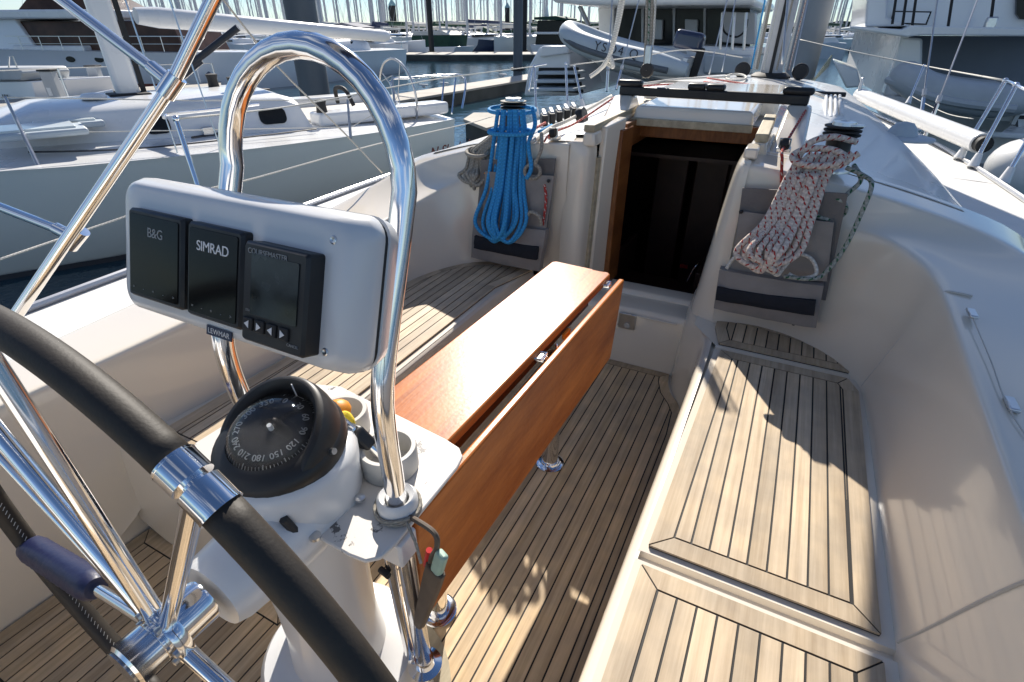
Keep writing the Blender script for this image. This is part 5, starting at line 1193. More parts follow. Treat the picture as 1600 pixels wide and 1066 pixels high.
# pushpit
kq = (LB(0, 1.2, 1.3) - CAM).dot(_F)
pq = [wi @ D(x, y, kq * f_) for (x, y, f_) in ((621, 205, 1), (615, 150, 1), (612, 125, 1.0), (640, 122, 1.02), (690, 118, 1.06), (726, 122, 1.08), (722, 170, 1.06))]
part(MB().tube(spline(pq, 5), .016, 8), 'pushpit', 'ss', RY); part(MB().tube([wi @ D(694, 122, kq * 1.05), wi @ D(690, 165, kq * 1.03)], .013, 8), 'pushpit_leg', 'ss', RY); part(MB().tube([wi @ D(712, 122, kq * 1.07), wi @ D(706, 178, kq * 1.03)], .013, 8), 'pushpit_leg', 'ss', RY)
tn_ = V3((-d_.y, d_.x, 0)); tp_ = PP(672, 213, LB(0, 1.66, .5), tn_); 
c = text('name_lettering', 'N Shady L', 'antif', None, LB((tp_ - base).dot(d_), 1.615, .52), -d_ + tn_ * -.2, V3((0, 0, 1)), .20, .004, 1.05, 'LEFT', .35); c.matrix_world = wi @ c.matrix_world; me_ = c.data; c.parent = RY
part(MB().tube(spline([(4.9, 1.35, 1.10), (4.2, 1.45, 1.05), (3.4, 1.5, 1.04), (2.2, 1.4, 1.03)], 6), .008, 6), 'deck_line', 'boot', RY)
for (s_, z0) in ((3.9, 9), (3.5, 9)):
    part(MB().tube([(s_ - .1, 1.75, 1.0), (3.8, .12, 12)], .007, 6), 'shroud', 'ssb', RY)
part(MB().tube([(8.2, -.05, 1.12), (3.9, 0, 12)], .02, 6), 'forestay', 'ssb', RY)

# ---- generic moored yachts
def moored(name, loc, rz, L, B, fb, mh, hm_='hullw', cover='tarpb', label='', group=None, boomz=1.2):
    r_ = thing(name, label, 'sailing yacht', loc, rz, group)
    h_, d2 = hull(L, [(0, B * .36), (L * .15, B * .45), (L * .4, B * .5), (L * .65, B * .42), (L * .85, B * .22), (L, .02)], [(0, fb), (L * .5, fb), (L, fb * 1.25)], .8)
    part(h_, 'hull', hm_, r_); part(d2, 'deck', 'gelw', r_)
    part(cabin(L * .28, L * .75, B * .3, B * .16, fb, .45, L * .12, .2), 'coachroof', 'gelw', r_, ang=50)
    part(MB().box((L * .45, 0, fb + .25), (L * .25, B * .578, .14)), 'cabin_window', 'glass', r_)
    part(MB().lathe([(.13, 0), (.12, mh * .8), (.07, mh)], (L * .58, 0, fb + .3), 8), 'mast', 'alug', r_)
    part(MB().tube([(L * .57, 0, fb + boomz + .3), (L * .18, 0, fb + boomz + .2)], [.17, .12], 8), 'boom_cover', cover, r_)
    part(MB().tube([(L * .58, -B * .25, fb + mh * .5), (L * .58, B * .25, fb + mh * .5)], .035, 5), 'spreader', 'alug', r_)
    q = MB(); q.tube([(L * .98, 0, fb * 1.2), (L * .58, 0, fb + mh * .97)], .014, 4); part(q, 'forestay', 'alug', r_)
    q = MB(); q.tube([(0.1, 0, fb), (L * .58, 0, fb + mh)], .010, 4); part(q, 'backstay', 'alug', r_)
    return r_
def dup(root, loc, rz, label=None, sc=1, group=None):
    r_ = root.copy(); COL.objects.link(r_); r_.location = loc; r_.rotation_euler = (0, 0, rz); r_.scale = (sc, sc, sc)
    if label: r_['label'] = label
    if group: r_['group'] = group
    for ch in root.children: c = ch.copy(); COL.objects.link(c); c.parent = r_
    return r_
FARL = 'distant white sailing yacht among the rows of masts along the skyline'; FARG = 'yachts moored in rows along the skyline'
protos = []
specs = [(11, 3.4, 1.2, 14, 'hullw', 'tarpb'), (10, 3.2, 1.1, 12.5, 'hullw', 'sail'), (12.5, 3.8, 1.3, 16, 'hullg', 'tarpg'), (9, 2.9, 1.0, 11, 'hullb', 'sail')]
rn = random.Random(21); cnt = 0
for row, dist in enumerate((62, 74, 90, 108, 130, 156, 190)):
    step = (13 + row * 5.0)
    x = 180 + rn.uniform(0, 30)
    while x < 1345:
        if not (860 < x < 1270 and row % 3):
            k = dist * rn.uniform(.96, 1.04); p = D(x, 60, k); p.z = wz
            i = rn.randrange(4); rz = (0 if row % 2 else math.pi) + rn.uniform(-.06, .06) + R(62)
            if len(protos) < 4 and i == len(protos): pass
            if i >= len(protos): i = len(protos)
            if i == len(protos) and i < 4:
                sp = specs[i]; protos.append(moored('moored_yacht', p, rz, sp[0], sp[1], sp[2], sp[3], sp[4], sp[5], FARL, FARG))
            else: dup(protos[min(i, 3)], p, rz, None, rn.uniform(.86, 1.12))
            cnt += 1
        x += step * rn.uniform(.8, 2.2) * (62 / dist) ** .45

for (px, k, i, rz) in ((300, 46, 0, 150), (352, 52, 3, 20), (398, 44, 1, 160), (436, 56, 2, 150), (512, 48, 0, 10), (548, 42, 1, 155), (584, 50, 3, 160), (1288, 58, 1, 80), (1312, 70, 0, 95), (1330, 90, 2, 100), (725, 60, 1, 150), (748, 64, 0, 140), (895, 58, 2, 60)):
    p = D(px, 60, k); p.z = wz; dup(protos[i], p, R(rz), None, rn.uniform(.8, 1.0))
# ---- nearer moored boats told apart
y1 = moored('moored_yacht', P(622, 92, 'z', wz), R(150), 8.5, 2.9, 1.1, 12, 'hullw', 'tarpb', 'white yacht with a navy sail cover lying beside the green covered boat', 'yachts nearer across the water')
# yacht behind the grey racer, with dark cabin windows
yb_ = P(318, 147, 'z', wz); ye = P(600, 112, 'z', wz); dv_ = (ye - yb_); dv_.z = 0; hdg = math.atan2(-dv_.y, -dv_.x)
CY = thing('cruising_yacht', 'white cruising yacht with a plumb bow moored behind the grey racing yacht', 'sailing yacht', ye, hdg)
LL = dv_.length
hm, dm = hull(LL, [(0, 1.6), (LL * .3, 1.8), (LL * .6, 1.5), (LL * .85, .8), (LL, .03)], [(0, 1.15), (LL * .5, 1.2), (LL, 1.38)], .86); part(hm, 'hull', 'hullw', CY); part(dm, 'deck', 'gelw', CY)
part(cabin(LL * .22, LL * .8, 1.2, .6, 1.15, .55, 3, .2), 'coachroof', 'gelw', CY, ang=50)
for s_ in (.30, .46, .6): part(MB().box((LL * s_, 0, 1.50), (LL * .09, 2.27 - s_ * .8, .20)), 'cabin_window', 'glass', CY, bevel=.03)
part(MB().lathe([(.10, 0), (.08, 14)], (LL * .55, 0, 1.5), 10), 'mast', 'alu', CY)
q = MB(); q.grid([[V3((s_, y_, z)) for (y_, z) in ((-1.2, 1.7), (-1.0, 2.2), (0, 2.4), (1.0, 2.2), (1.2, 1.7))] for s_ in (LL * .16, LL * .27)]); part(q, 'sprayhood', 'tarpb', CY)
part(MB().tube([(0.2, -1.4, 1.2), (.1, -1.4, 1.85), (.1, 1.4, 1.85), (.2, 1.4, 1.2)], .02, 6), 'pushpit', 'ss', CY)

# ---- motor cruiser top left
g0, g1p = P(-160, 131, 'z', wz), P(345, 138, 'z', wz); g0.z = g1p.z = wz
md = (g0 - g1p); Lm = md.length; md.normalize(); mh_ = math.atan2(md.y, md.x)
MC = thing('motor_cruiser', 'large white motor yacht with brown cabin glass filling the top left corner', 'motor yacht', g1p, mh_)
side = V3((-md.y, md.x, 0)); tow = 1 if side.dot(CAM - g1p) > 0 else -1
hm, dm = hull(Lm, [(0, 2.0), (Lm * .3, 2.3), (Lm * .7, 2.25), (Lm * .9, 1.4), (Lm, .1)], [(0, 1.25), (Lm, 1.45)], .92)
for v in range(len(hm.v)): hm.v[v] = (hm.v[v][0], hm.v[v][1] - tow * 2.2, hm.v[v][2])
for v in range(len(dm.v)): dm.v[v] = (dm.v[v][0], dm.v[v][1] - tow * 2.2, dm.v[v][2])
part(hm, 'hull', 'hullw', MC, ang=50); part(dm, 'deck', 'gelw', MC)
cy = -tow * 2.2
part(MB().grid([[V3((s, cy + tow * y_, z)) for z in (-.03, .12)] for (s, y_) in ((0, 1.90), (Lm * .3, 2.15), (Lm * .7, 2.1), (Lm * .9, 1.35))]), 'waterline_stripe', 'antif', MC)
def sx(px, py=60):
    p = PP(px, py, g1p + side * tow * .15, side); return (p - g1p).dot(md)
def sz(px, py):
    p = PP(px, py, g1p + side * tow * .0, side); return p.z - wz
a_, b_ = sx(262), sx(30)
part(MB().hexa([(a_, cy - 1.6, 1.28), (b_, cy - 1.6, 1.28), (b_, cy + 1.6, 1.28), (a_, cy + 1.6, 1.28)], [(a_ + .3, cy - 1.45, sz(150, 33)), (b_ + .6, cy - 1.45, sz(150, 33)), (b_ + .6, cy + 1.45, sz(150, 33)), (a_ + .3, cy + 1.45, sz(150, 33))]), 'deckhouse', 'glassb', MC, smooth=False)
part(MB().hexa([(sx(28), cy - 1.7, 1.28), (sx(-160), cy - 1.7, 1.3), (sx(-160), cy + 1.7, 1.3), (sx(28), cy + 1.7, 1.28)], [(sx(8), cy - 1.6, sz(20, 28)), (sx(-160), cy - 1.6, sz(20, 28)), (sx(-160), cy + 1.6, sz(20, 28)), (sx(8), cy + 1.6, sz(20, 28))]), 'deckhouse_aft', 'hullw', MC, bevel=.05)
part(MB().box((sx(55), cy, (1.3 + sz(60, 80)) / 2 + .08), (3.4, 3.9, .25)), 'bulwark', 'gelw', MC, bevel=.06)
part(MB().box(((sx(170) + sx(-160)) / 2, cy, sz(60, 22)), (sx(-160) - sx(170), 3.9, sz(60, 15) - sz(60, 30))), 'flybridge_deck', 'gelw', MC, bevel=.08, bseg=3)
part(MB().hexa([(sx(150), cy - 1.5, sz(60, 16)), (sx(15), cy - 1.5, sz(60, 16)), (sx(15), cy + 1.5, sz(60, 16)), (sx(150), cy + 1.5, sz(60, 16))], [(sx(118), cy - 1.3, sz(60, -8)), (sx(35), cy - 1.3, sz(60, -8)), (sx(35), cy + 1.3, sz(60, -8)), (sx(118), cy + 1.3, sz(60, -8))]), 'flybridge_screen', 'glassb', MC, smooth=False)
part(MB().box(((sx(118) + sx(25)) / 2, cy, sz(60, -14)), (sx(25) - sx(118), 3.0, .18)), 'hardtop', 'gelw', MC, bevel=.05)
for px in (105, 150, 184): s_ = sx(px, 90); part(MB().lathe([(.14, 0), (.14, .03)], (s_, cy + tow * 2.235, 1.02), 16, Matrix.Rotation(R(90), 3, 'X') @ Matrix.Diagonal((1.5, .8, 1))), 'porthole', 'glass', MC)
for i in range(9): s_ = sx(20 + i * 32); part(MB().tube([(s_, cy + tow * 2.1, 1.3), (s_, cy + tow * 2.1, 1.85)], .018, 6), 'rail_post', 'ssb', MC)
part(MB().tube([(sx(0), cy + tow * 2.1, 1.85), (sx(280), cy + tow * 2.0, 1.85)], .016, 6), 'rail', 'ssb', MC)
part(MB().tube([(sx(0), cy + tow * 2.1, 1.58), (sx(280), cy + tow * 2.0, 1.58)], .010, 6), 'rail', 'ssb', MC)
part(MB().box((sx(215), cy + .2, (1.3 + sz(215, 60)) / 2 + .35), (.55, 1.2, 1.5)), 'door', 'black', MC, bevel=.04)

# ---- small white boat with lettering at the left edge
SB_ = thing('small_cruiser', 'small white boat stern at the left edge with dark lettering and a tender on top', 'motor boat', P(20, 158, 'y', 8.3))
q = slab(MB(), [(-60, 128), (48, 127), (58, 158), (-60, 160)], 8.3, -3.2 if 0 else 2.2); pw(q, 'hull', 'hullw', SB_, bevel=.03)
pw(slab(MB(), [(-60, 106), (26, 106), (34, 114), (34, 126), (-60, 127)], 8.2, 1.2), 'tender', 'hyp', SB_, bevel=.04)
tp0 = P(0, 155, 'y', 8.285); text('lettering', 'ARY', 'boot', SB_, P(4, 154, 'y', 8.27), (1, 0, 0), (0, 0, 1), .17, .004, 1.3, 'LEFT', .3)
pw(MB().tube([P(14, 110, 'y', 8.3), P(14, 88, 'y', 8.3), P(20, 88, 'y', 8.3), P(30, 114, 'y', 8.3)], .018, 6), 'rail', 'ssb', SB_)
# ---- pontoons
def pontoon(label, pts, z=-.17, kind=None):
    r_ = thing('pontoon', label, 'pontoon', P(pts[0][0], pts[0][1], 'z', z))
    poly = [P(x, y, 'z', z) for (x, y) in pts]; pl = [(p.x, p.y) for p in poly]
    if area(pl) < 0: pl = pl[::-1]
    pw(MB().prism(pl, z - .06, z), 'deck_slab', 'conc', r_, smooth=False)
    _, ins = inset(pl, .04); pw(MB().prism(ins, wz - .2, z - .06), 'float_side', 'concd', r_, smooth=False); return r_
pontoon('long beige pontoon below the white motor yacht at the left', [(-120, 186), (-120, 168), (210, 137), (345, 127), (345, 138), (215, 156)], -.15)
pontoon('grey pontoon running behind the racing yacht stern to the tall pile', [(560, 168), (548, 158), (690, 136), (850, 112), (862, 118), (700, 145)], -.15)
pontoon('pontoon corner between the racing yacht stern and the port winch', [(724, 186), (740, 176), (800, 176), (800, 190), (760, 200)], -.16)
pontoon('distant dark edged pontoon across the water in front of the green covered boat', [(600, 85), (700, 85.5), (960, 84.5), (960, 81), (700, 81.5), (600, 82)], -.1)
for (px, b_, t_, lab) in ((92, 156, 112, 'left white power pedestal on the beige pontoon'), (158, 141, 105, 'right white power pedestal on the beige pontoon near the mast')):
    a = P(px, b_, 'z', -.14); hgt = (P(px, t_, 'y', a.y).z - a.z); r_ = thing('power_pedestal', lab, 'power pedestal', a, R(30), 'power pedestals on the pontoon')
    part(MB().hexa([(-.17, -.13, 0), (.17, -.13, 0), (.17, .13, 0), (-.17, .13, 0)], [(-.15, -.13, hgt), (.15, -.13, hgt), (.15, .10, hgt), (-.15, .10, hgt)]), 'pedestal_body', 'hyp', r_, bevel=.02)
    part(MB().box((0, 0, hgt + .02), (.36, .32, .05)), 'pedestal_cap', 'blackm', r_, bevel=.01); part(MB().box((-.06, -.135, hgt * .3), (.10, .02, .2)), 'socket_door', 'gelw', r_)
for (px, py) in ((838, 137), (945, 120)):
    pass
for (px, py, lab) in ((662, 137, 'left galvanised mooring cleat on the grey pontoon edge'), (694, 134, 'middle galvanised mooring cleat on the grey pontoon edge'), (786, 120, 'right galvanised mooring cleat on the grey pontoon near the tall pile')):
    a = P(px, py, 'z', -.15); q = MB(); q.box(a + V3((0, 0, .03)), (.10, .08, .08)); q.box(a + V3((0, 0, .08)), (.34, .07, .05)); tag(q.build('mooring_cleat', 'alug', bevel=.01), lab, 'cleat', 'cleats on the grey pontoon')
# furled white boom of the unseen boat beyond the racer
k9 = 9.0
BM = thing('furled_boom', 'long white furled boom slanting in from the left edge above the black water', 'boom', D(0, 190, k9))
pw(MB().tube([D(-40, 196, k9), D(0, 189, k9), D(60, 170, k9 * 1.03), D(178, 145, k9 * 1.08)], [.075, .075, .072, .06], 12), 'spar', 'gelw', BM)
pw(MB().tube([D(176, 146, k9 * 1.08), D(192, 147, k9 * 1.08)], .045, 8), 'spar_end', 'blackm', BM)

# ---- piles
def pile(px, py, k, r_, m, label, cap=None, h=9, zb=-2):
    b = D(px, py, k); root = thing('mooring_pile', label, 'pile', (b.x, b.y, wz), 0, 'piles holding the pontoons')
    part(MB().lathe([(r_, -1), (r_, h)], (0, 0, 0), 28), 'pile_shaft', m, root)
    part(MB().lathe([(r_ * 1.5, .28), (r_ * 1.5, .42)], (0, 0, 0), 20), 'pile_collar', 'blackm', root)
    if cap: part(MB().lathe([(r_ * 1.12, h), (r_ * 1.12, h + .12), (.001, h + .9 * r_ * 2.2)], (0, 0, 0), 20, cap=False), 'pile_cap', cap, root)
pile(474, 40, 11.5, .335, 'pile', 'thick dark steel pile standing behind the boom end of the racing yacht')
_p = P(809, 120, 'z', wz); pile(809, 120, (_p - CAM).dot(_F), .235, 'pile', 'tall grey steel pile in the middle distance at the end of the pontoon', None, 9)
pile(1266, 50, 10.5, .285, 'pilel', 'leaning looking pale galvanised pile just right of our mast')
for (px, k, h, lab) in ((675, 48, 4.7, 'black pile with a pointed teal cap in front of the green covered boat'), (819, 52, 5.0, 'black pile with a teal cap just right of the tall grey pile'), (620, 85, 5.4, 'short distant black pile above the navy sail cover'), (708 - 90, 100, 5.6, 'short distant pile left among the far masts'), (793, 110, 6.0, 'smallest distant pile with a cap by the tall grey pile')):
    pile(px, 84, k, .23 if k < 60 else .5, 'blackm', lab, 'pilec', h)

# ---- boats across the water
def mboat(name, label, px0, px1, wl, spec, ax=0):
    """spec: list of (part, material, outline px list, depth, z push)"""
    y0 = P((px0 + px1) / 2, wl, 'z', wz); r_ = thing(name, label, 'motor boat', y0)
    for (nm, m, pl, off, dep) in spec: pw(slab(MB(), pl, y0.y + off, dep), nm, m, r_, bevel=.05 if dep > .5 else 0, bseg=2)
    return r_
mboat('covered_boat', 'boat under a dark green fitted cover on the far side of the water', 644, 706, 86, [
    ('hull', 'hullw', [(642, 74), (712, 73), (708, 85), (676, 87), (644, 86)], 0, 3.5), ('green_cover', 'tarpg', [(643, 56), (704, 55), (702, 74), (643, 75)], .2, 3.2), ('cover_top', 'sail', [(646, 49), (690, 48), (704, 55), (643, 56)], .4, 2.8)])
mboat('motor_boat', 'white cabin boat with small dark portholes right of the green covered boat', 706, 760, 80, [
    ('hull', 'hullw', [(704, 66), (762, 64), (760, 80), (716, 81)], 0, 3), ('cabin', 'gelw', [(708, 57), (752, 55), (758, 64), (704, 66)], .4, 2.4), ('porthole', 'glass', [(724, 67), (730, 67), (730, 71), (724, 71)], -.04, .1), ('porthole', 'glass', [(740, 66), (746, 66), (746, 70), (740, 70)], -.04, .1), ('green_awning', 'tarpg', [(754, 42), (774, 52), (754, 54)], .6, 1)])
mboat('motor_boat', 'grey green motor boat with a dark window left of the tall grey pile', 766, 802, 80, [
    ('hull', 'hyp', [(766, 61), (830, 59), (830, 79), (768, 80)], 0, 3), ('window', 'glass', [(783, 66), (799, 65), (799, 70), (784, 70)], -.05, .1), ('cabin', 'gelw', [(770, 55), (826, 53), (828, 59), (767, 61)], .3, 2.4), ('roof', 'tarpg', [(776, 48), (824, 47), (824, 51), (776, 52)], .3, 2.4)])
mboat('trawler_yacht', 'trawler yacht with a green roofed bridge and many rails right of the far piles', 834, 884, 86, [
    ('hull', 'hullw', [(828, 70), (890, 70), (888, 87), (832, 87)], 0, 5), ('saloon', 'glass', [(838, 54), (886, 54), (888, 70), (836, 70)], .3, 4), ('boat_deck', 'gelw', [(834, 50), (888, 50), (888, 54), (834, 54)], 0, 4.6), ('bridge', 'glass', [(840, 32), (880, 32), (884, 50), (838, 50)], .8, 2.5), ('bridge_roof', 'tarpg', [(834, 27), (868, 25), (884, 29), (884, 32), (834, 31)], .5, 3), ('radar_mast', 'gelw', [(852, 10), (854, 10), (856, 26), (850, 26)], 1.5, .3)])
tb_ = P(860, 86, 'z', wz)
# ---- big catamaran stern with the dinghy
CTy = 16.5
CT = thing('power_catamaran', 'white catamaran stern with dark saloon doors behind the hanging dinghy', 'catamaran', P(980, 150, 'y', CTy))
def cs(nm, m, pl, off, dep, **k): pw(slab(MB(), pl, CTy + off, dep), nm, m, CT, **k)
cs('roof', 'gelw', [(848, -12), (1180, -12), (1180, 8), (905, 9), (866, 4)], -1.6, 6, bevel=.1, bseg=3)
cs('saloon_doors', 'glass', [(958, 10), (1172, 14), (1172, 72), (956, 70)], .8, 3.5)
cs('saloon_side', 'gelw', [(934, 12), (960, 12), (958, 70), (936, 68)], .5, 4, bevel=.03)
for px in (1002, 1051, 1099): cs('door_frame', 'hyp', [(px, 12), (px + 4, 12), (px + 3, 72), (px, 72)], .72, .1)
for px in (1015, 1070): cs('saloon_seat', 'hyp', [(px, 30), (px + 20, 31), (px + 19, 62), (px, 61)], .6, .15, bevel=.02)
cs('aft_deck', 'hullw', [(905, 70), (1200, 74), (1200, 86), (905, 84)], -.2, 5, bevel=.05)
cs('crossbeam', 'hullw', [(905, 84), (1078, 86), (1078, 128), (905, 128)], 1.2, 3)
cs('port_hull', 'hullw', [(842, 74), (890, 74), (890, 104), (900, 150), (818, 150), (826, 104)], -1.2, 6, bevel=.06, bseg=3)
cs('port_locker', 'gelw', [(846, 72), (888, 72), (888, 84), (843, 90)], -1.35, .7, bevel=.04)
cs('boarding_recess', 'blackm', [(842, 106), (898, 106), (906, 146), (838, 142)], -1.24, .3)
for i in range(3): cs('boarding_step', 'hypl', [(838 - i * 5, 112 + i * 13), (896, 112 + i * 13), (898, 117 + i * 13), (836 - i * 5, 117 + i * 13)], -1.7 - i * .3, .9, bevel=.02)
cs('starboard_hull', 'hullw', [(1072, 70), (1178, 76), (1176, 128), (1070, 120)], -.9, 6, bevel=.06, bseg=3)
cs('starboard_step', 'hypl', [(1100, 84), (1172, 88), (1172, 118), (1098, 116)], -1.5, .6, bevel=.05)
cs('helm_bulkhead', 'hyp', [(1128, 18), (1180, 20), (1180, 70), (1128, 66)], .2, .5, bevel=.03)
for px in (1129, 1148, 1166): pw(MB().tube([P(px, 20, 'y', CTy - .8), P(px - 4, 78, 'y', CTy - .9)], .035, 6), 'davit_post', 'ssb', CT)
pw(MB().tube([P(906, 10, 'y', CTy - 1.2), P(920, 40, 'y', CTy - 1.3), P(908, 60, 'y', CTy - 1.6)], .06, 8), 'davit', 'ssb', CT)
pw(MB().tube(spline([P(1128, 28, 'y', CTy - .1), P(1132, 50, 'y', CTy - .1), P(1150, 58, 'y', CTy - .1), P(1164, 48, 'y', CTy - .1), P(1168, 30, 'y', CTy - .1)], 6), .025, 6), 'rail_loop', 'blackm', CT)
# dinghy
def dinghy(label, bow, stern, yb, r_, tube, floor, band, lettering, textpos, ts, sag=.12, engine=True, off=0):
    a, b = P(*bow, 'y', yb), P(*stern, 'y', yb); ln = (b - a); Ld = ln.length; e = ln.normalized(); up = V3((0, 0, 1)); up = (up - e * e.z).normalized(); sd_ = e.cross(up)
    root = thing('inflatable_dinghy', label, 'dinghy', (a + b) / 2)
    hw = Ld * .24
    f = lambda s, t_, z: a + e * (s * Ld) + sd_ * t_ + up * z
    near = [f(1.02, hw, 0), f(.75, hw, -.01), f(.45, hw, .0), f(.22, hw * .88, .05), f(.08, hw * .5, .13), f(.02, 0, .17), f(.08, -hw * .5, .13), f(.22, -hw * .88, .05), f(.45, -hw, 0), f(.75, -hw, -.01), f(1.02, -hw, 0)]
    pts = spline(near, 6); rr = [r_ * (.55 + .45 * min(1, min(i, len(pts) - 1 - i) / 5)) for i in range(len(pts))]
    pw(MB().tube(pts, rr, 18), 'tube', tube, root)
    bd = [p + (sd_ * (r_ * .985 if i < len(pts) / 2 else -r_ * .985)) * min(1, abs(i - len(pts) / 2) / 10) - e * (r_ * .98 * max(0, 1 - abs(i - len(pts) / 2) / 10)) - up * r_ * .28 for i, p in enumerate(pts)]
    pw(MB().tube(bd[3:-3], r_ * .26, 8), 'rubbing_strake', band, root)
    rows = []
    for s, w_, z in ((.10, .12, .02), (.2, .6, -.12), (.4, .9, -.24), (.7, 1, -.30), (1.0, 1, -.30)):
        rows.append([f(s, hw * w_, -.02), f(s, hw * w_ * .8, z * .7 - .06), f(s, 0, z - .16), f(s, -hw * w_ * .8, z * .7 - .06), f(s, -hw * w_, -.02)])
    pw(MB().grid(rows), 'rigid_bottom', floor, root); 
    pw(MB().hexa([f(.97, hw, -.3), f(1.0, hw, -.3), f(1.0, -hw, -.3), f(.97, -hw, -.3)], [f(.97, hw, .2), f(1.0, hw, .2), f(1.0, -hw, .2), f(.97, -hw, .2)]), 'transom', floor, root, smooth=False)
    if engine:
        pw(boxF(MB(), f(.93, 0, .48), e, sd_, up, (.62, .36, .36)), 'outboard_cowl', 'hullb', root, bevel=.09, bseg=3); pw(boxF(MB(), f(1.03, 0, .05), e, sd_, up, (.16, .12, .7)), 'outboard_leg', 'blackm', root, bevel=.03)
    if lettering:
        near_s = sd_ if (sd_.y < 0) else -sd_
        o_ = PP(*textpos, f(.4, 0, 0) + near_s * (hw + r_ * .97), near_s) 
        text('registration', lettering, 'boot', root, o_ + near_s * .045, e if e.x > 0 else -e, up + near_s * -.12, ts, .004, 1.25)
    return root
dinghy('grey and white inflatable dinghy with an outboard hanging on davits behind the catamaran', (884, 62), (1080, 106), 13.2, .225, 'hypl', 'gelw', 'pile', 'YSO4 Q', (928, 77), .24)
dinghy('pale grey inflatable dinghy with a cream bottom slung behind the right hand motor yacht', (1404, 138), (1592, 158), 11.6, .24, 'hyp', 'sail', 'hyp', None, None, 0, engine=False)

# ---- the big motor yacht on the right
RYy = 13.5
BR = thing('motor_yacht', 'big white motor yacht stern filling the right side with a shaded grey cockpit wall', 'motor yacht', P(1500, 200, 'y', RYy))
def bs_(nm, m, pl, off, dep, **k): return pw(slab(MB(), pl, RYy + off, dep), nm, m, BR, **k)
bs_('deck_overhang', 'gelw', [(1331, 41), (1410, 46), (1423, 40), (1600, 44), (1800, 48), (1800, 58), (1600, 57), (1440, 55), (1418, 58), (1396, 55), (1331, 46)], -1.6, 7, bevel=.06, bseg=3)
bs_('upper_deckhouse', 'hullw', [(1352, 42), (1358, -40), (1390, -60), (1386, 27), (1424, 41)], -1.2, 6, bevel=.03)
bs_('flybridge_wall', 'hullw', [(1384, 28), (1392, -60), (1800, -60), (1800, 46), (1600, 44), (1424, 41)], -.6, 4)
bs_('hatch_outline', 'blackm', [(1396, 17), (1456, 18), (1448, 39), (1390, 37)], -.62, .1)
bs_('hatch_panel', 'hullw', [(1399, 19), (1453, 20), (1446, 37), (1393, 35)], -.66, .1)
bs_('side_window', 'glass', [(1590, -60), (1800, -60), (1800, 40), (1594, 30), (1588, 22)], -.7, .2)
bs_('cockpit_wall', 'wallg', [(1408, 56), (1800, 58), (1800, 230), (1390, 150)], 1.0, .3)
_w = [P(1336, 47, 'y', 17.5), P(1408, 56, 'y', 12.6), P(1386, 152, 'y', 12.6), P(1318, 118, 'y', 17.5)]
pw(MB().hexa(_w, [p + V3((.12, .02, 0)) for p in _w]), 'side_wing', 'gelw', BR, smooth=False)
bs_('side_buttress', 'hullw', [(1408, 58), (1442, 60), (1440, 150), (1380, 150)], -.9, 1.7, bevel=.04)
bs_('transom', 'gelw', [(1380, 150), (1800, 172), (1800, 330), (1440, 250), (1380, 190)], -1.0, 3, bevel=.06)
bs_('swim_platform', 'gelw', [(1400, 196), (1800, 222), (1800, 232), (1400, 206)], -1.9, 1.2, bevel=.03)
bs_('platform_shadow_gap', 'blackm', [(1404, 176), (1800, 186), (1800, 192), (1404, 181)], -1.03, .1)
bs_('foredeck_step', 'gelw', [(1302, 96), (1340, 108), (1346, 136), (1322, 138)], -1.2, 1.4, bevel=.03)
text('lettering', 'HY JAZZ', 'boot', BR, P(1497, 196, 'y', RYy - 1.06), (1, 0, -.02), (0, 0, 1), .30, .004, 1.15)
for (x0, x1, y1) in ((1404, 1394, 38), (1420, 1410, 40), (1435, 1425, 42), (1492, 1481, 44), (1556, 1547, 42)): pw(MB().tube([P(x0, -30, 'y', RYy - 1.4), P(x1, y1, 'y', RYy - 1.4)], .022, 6), 'backstay_wire', 'blackm', BR)
pw(MB().box(P(1547, 38, 'y', RYy - 1.4), (.14, .14, .2)), 'light_base', 'ssb', BR, bevel=.02)
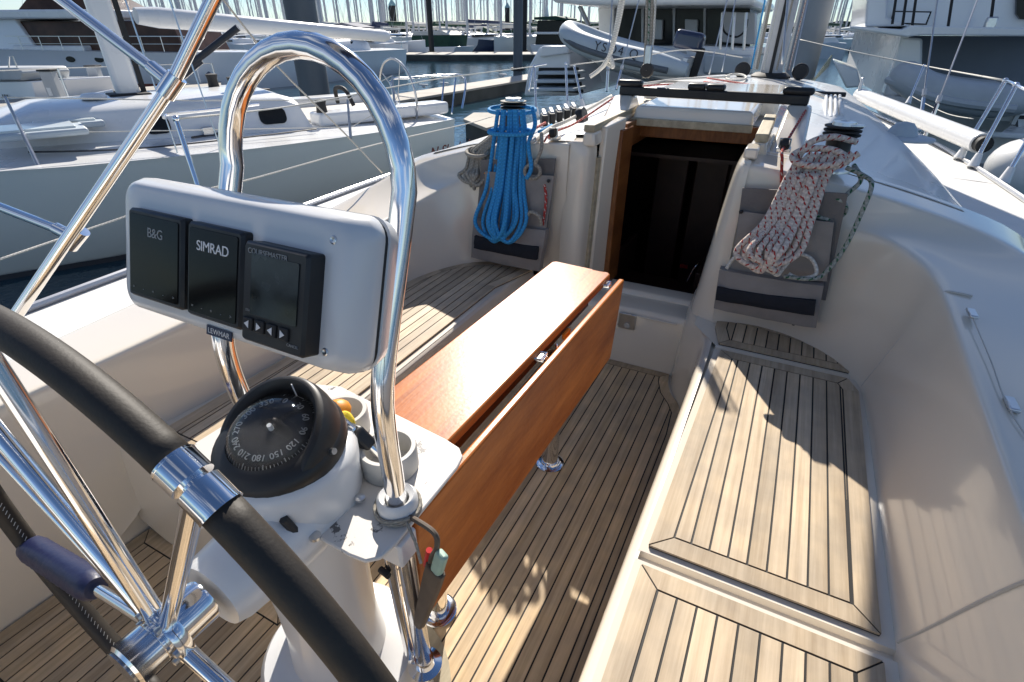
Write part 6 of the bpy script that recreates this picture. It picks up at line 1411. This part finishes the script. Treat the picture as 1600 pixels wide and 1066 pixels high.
# aqua yacht far right behind the bow and tree line pieces
mboat('moored_yacht_bow', 'pale blue hull in the gap between our mast and the big motor yacht', 1262, 1322, 92, [('hull', 'hypl', [(1262, 70), (1300, 66), (1324, 68), (1316, 96), (1262, 96)], 0, 3), ('cabin', 'gelw', [(1270, 60), (1306, 58), (1312, 67), (1266, 69)], .4, 2)])
nt_ = MB(); 
for i in range(9): nt_.tube([P(1300 - i * 1.5, 86 + i * 2, 'y', 8.6 - i * .02), P(1294 - i * 3, 104 + i * 3, 'y', 8.6), P(1280 - i * 2.4, 118 + i * 1.4, 'y', 8.6), P(1268 - i * 2, 130, 'y', 8.6)], .010, 5)
tag(nt_.build('netting', 'greenf'), 'bundle of pale green grey rope draped from the bow rail right of the mast', 'rope')
line('port handrail wire rope crossing before the dinghy from the gate to the mast', [D(890, 102, 5.6), D(1000, 88, 6.2), D(1078, 78, 6.6), D(1160, 90, 7.2)], .006, 'white', 'lifeline', 'lifeline')

for i, (x0, y0, z0, x1, lab) in enumerate(((1108, 116, 1.1, 1140, 'thin grey wire left of the mast leaning inward'), (1128, 112, 1.1, 1152, 'second thin wire just left of the mast halyards'), (1238, 112, 1.05, 1266, 'thin wire running up in front of the pale pile'), (1222, 100, 1.3, 1232, 'thin stay close along the right side of the mast'))):
    a = P(x0, y0, 'z', z0); line(lab, [a, D(x1, -15, (a - CAM).dot(_F))], .007, 'ssb', 'rigging_wire', 'wire', 'thin wires about our mast')
line('white rope coiled loosely at the foot of the mast', [zl(1150 + 16 * math.cos(a * .7), 121 + 5 * math.sin(a * .7), 1.12) for a in range(16)], .010, 'white')
line('grey rope lying across the coachroof ahead of the traveller', [zl(990, 133), zl(1050, 128, 1.12), zl(1120, 132, 1.12), zl(1200, 142, 1.10)], .008, 'grey')
line('dark red line zigzagging beside the first red line', [zl(1110, 130), zl(1140, 132), zl(1180, 143), zl(1230, 150)], .007, 'red')
for (px, py, k, m_, lab) in ((330, 128, 19.5, 'hullb', 'navy fender hanging at the bow of the cruising yacht'), (880, 120, 15.2, 'gelw', 'white fender beside the catamaran boarding steps'), (1060, 112, 15.0, 'hullb', 'navy fender under the hanging dinghy')):
    c = D(px, py, k); tag(MB().lathe([(.02, -.34), (.11, -.27), (.12, 0), (.11, .27), (.02, .34)], c, 16).build('hanging_fender', m_), lab, 'fender')
